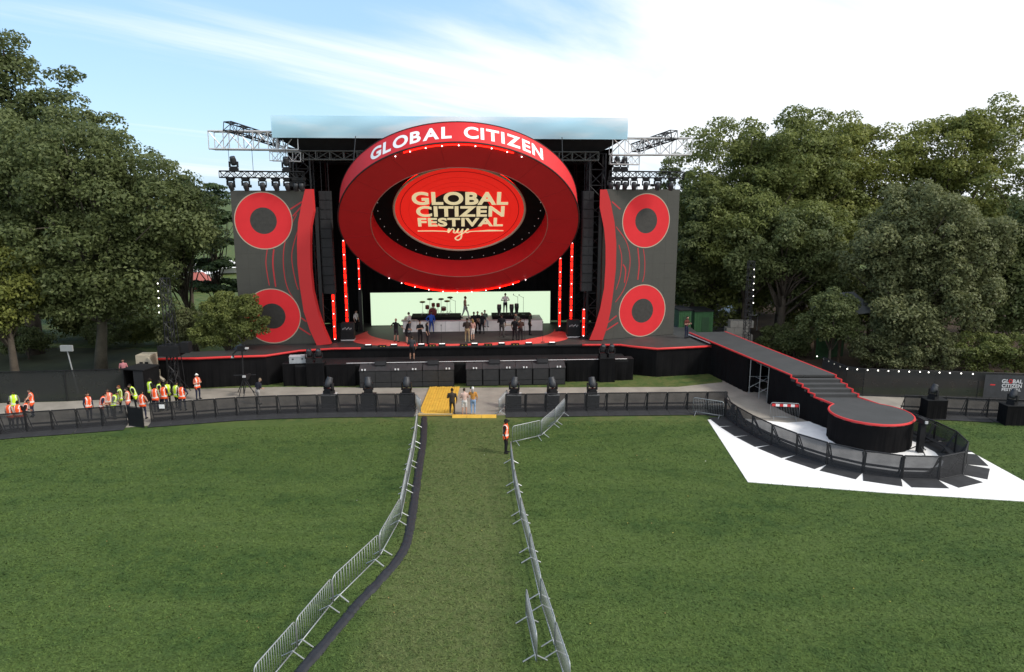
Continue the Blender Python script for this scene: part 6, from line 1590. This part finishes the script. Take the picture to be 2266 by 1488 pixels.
# shrubs under the right trees
for i, (px, py, Y, s_, m) in enumerate(((1720, 735, 60, 1.3, LEAF_DARK), (1760, 745, 58.5, 1.1, LEAF_DARK), (1935, 760, 54.5, 1.5, LEAF_GREY), (1995, 775, 53.5, 1.4, LEAF_GREY), (2080, 780, 53.0, 1.6, LEAF_GREY), (2170, 780, 52.5, 1.7, LEAF_MID), (2250, 780, 52.0, 1.7, LEAF_MID))):
    q = P(px, py, Y)
    tree('shrub', '%s shrub from the left under the right trees' % ORD[i], (q.x, Y, 0), [(0, 0, s_, s_ * 1.25, s_, s_ * .95)], 45, 120, 0.19, m, 80 + i, 0.07, BARK, (0, 0), 'shrubs behind the right fence', (0.35, 0.7), 0.85, 0.3, 'shrub')
for i, (px, Y, s_, m) in enumerate(((60, 58, 1.4, LEAF_DARK), (235, 62, 1.5, LEAF_DARK), (300, 64, 1.1, LEAF_MID))):
    q = P(px, 760, Y)
    tree('shrub', '%s shrub from the left under the left trees' % ORD[i], (q.x, Y, 0), [(0, 0, s_, s_ * 1.4, s_, s_ * .95)], 45, 120, 0.19, m, 90 + i, 0.07, BARK, (0, 0), 'shrubs behind the left fence', (0.35, 0.7), 0.85, 0.3, 'shrub')

# ================================================================== GRASS BLADES (fine nap of the lawn in view)
def grass():
    rng = np.random.default_rng(4)
    N_ = 300000
    y = 17.5 + 25.0 * rng.random(N_ * 3) ** 1.25
    x = (rng.random(N_ * 3) - 0.5) * 2 * (y * 0.74 + 4)
    ok = (x > -36) & (x < 34)
    # keep clear of the white sheet, the plates and the path
    def inside(poly, m_):
        r_ = np.zeros(len(x), bool); k_ = len(poly)
        for i in range(k_):
            (x0, y0), (x1, y1) = poly[i], poly[(i + 1) % k_]
            if y0 == y1: continue
            cr_ = ((y0 > y) != (y1 > y)) & (x < (x1 - x0) * (y - y0) / (y1 - y0) + x0); r_ ^= cr_
        return r_
    ok &= ~inside(wpoly, 0) & ~inside(pathpts, 0)
    ok &= y < np.where(x < -8, 41.6 + (x + 8) * 0.16, 41.7)
    ok &= ~((x > 13.0) & (x < 24) & (y > 36.5))
    x, y = x[ok][:N_], y[ok][:N_]; n_ = len(x)
    az = rng.random(n_) * 2 * PI; h = 0.012 + 0.045 * rng.random(n_) ** 2; w = 0.018 + 0.016 * rng.random(n_)
    lean = 0.05 + 0.10 * rng.random(n_); la = rng.random(n_) * 2 * PI
    v = np.zeros((n_, 3, 3))
    v[:, 0, 0] = x - np.cos(az) * w; v[:, 0, 1] = y - np.sin(az) * w
    v[:, 1, 0] = x + np.cos(az) * w; v[:, 1, 1] = y + np.sin(az) * w
    v[:, 2, 0] = x + np.cos(la) * lean; v[:, 2, 1] = y + np.sin(la) * lean; v[:, 2, 2] = h
    me = bpy.data.meshes.new('grass')
    me.vertices.add(n_ * 3); me.vertices.foreach_set('co', v.ravel())
    me.loops.add(n_ * 3); me.loops.foreach_set('vertex_index', np.arange(n_ * 3, dtype=np.int32))
    me.polygons.add(n_); me.polygons.foreach_set('loop_start', np.arange(0, n_ * 3, 3, dtype=np.int32)); me.polygons.foreach_set('loop_total', np.full(n_, 3, dtype=np.int32))
    me.materials.append(lawn_material(True)); me.update(calc_edges=True)
    tag(put('grass', me), 'short green grass blades covering the lawn', 'grass', kind='stuff')
grass()

# a few fallen leaves and scraps on the lawn
def litter():
    rng = random.Random(9); mb = MB()
    for i in range(110):
        y = rng.uniform(20, 41.3); x = rng.uniform(-0.62, 0.62) * y
        if y > 29 and x > 10.5: continue
        if -8 > x and y > 41.4 + (x + 8) * 0.16: continue
        a = rng.uniform(0, 6.3); s_ = rng.uniform(0.02, 0.045); c_, d_ = math.cos(a) * s_, math.sin(a) * s_
        mb.cur = rng.choice((0, 0, 0, 1, 1, 2))
        mb.add([(x - c_, y - d_, 0.03), (x + d_ * 0.6, y - c_ * 0.6, 0.05), (x + c_, y + d_, 0.035), (x - d_ * 0.6, y + c_ * 0.6, 0.045)], [(0, 1, 2, 3)])
    tag(mb.build('fallen_leaves', [mat('dry_leaf', (0.30, 0.20, 0.07), 0.8), mat('yellow_leaf', (0.42, 0.34, 0.08), 0.8), mat('paper_scrap', (0.6, 0.58, 0.54), 0.8)]), 'scattered fallen leaves and paper scraps on the lawn', 'leaves', kind='stuff')
litter()
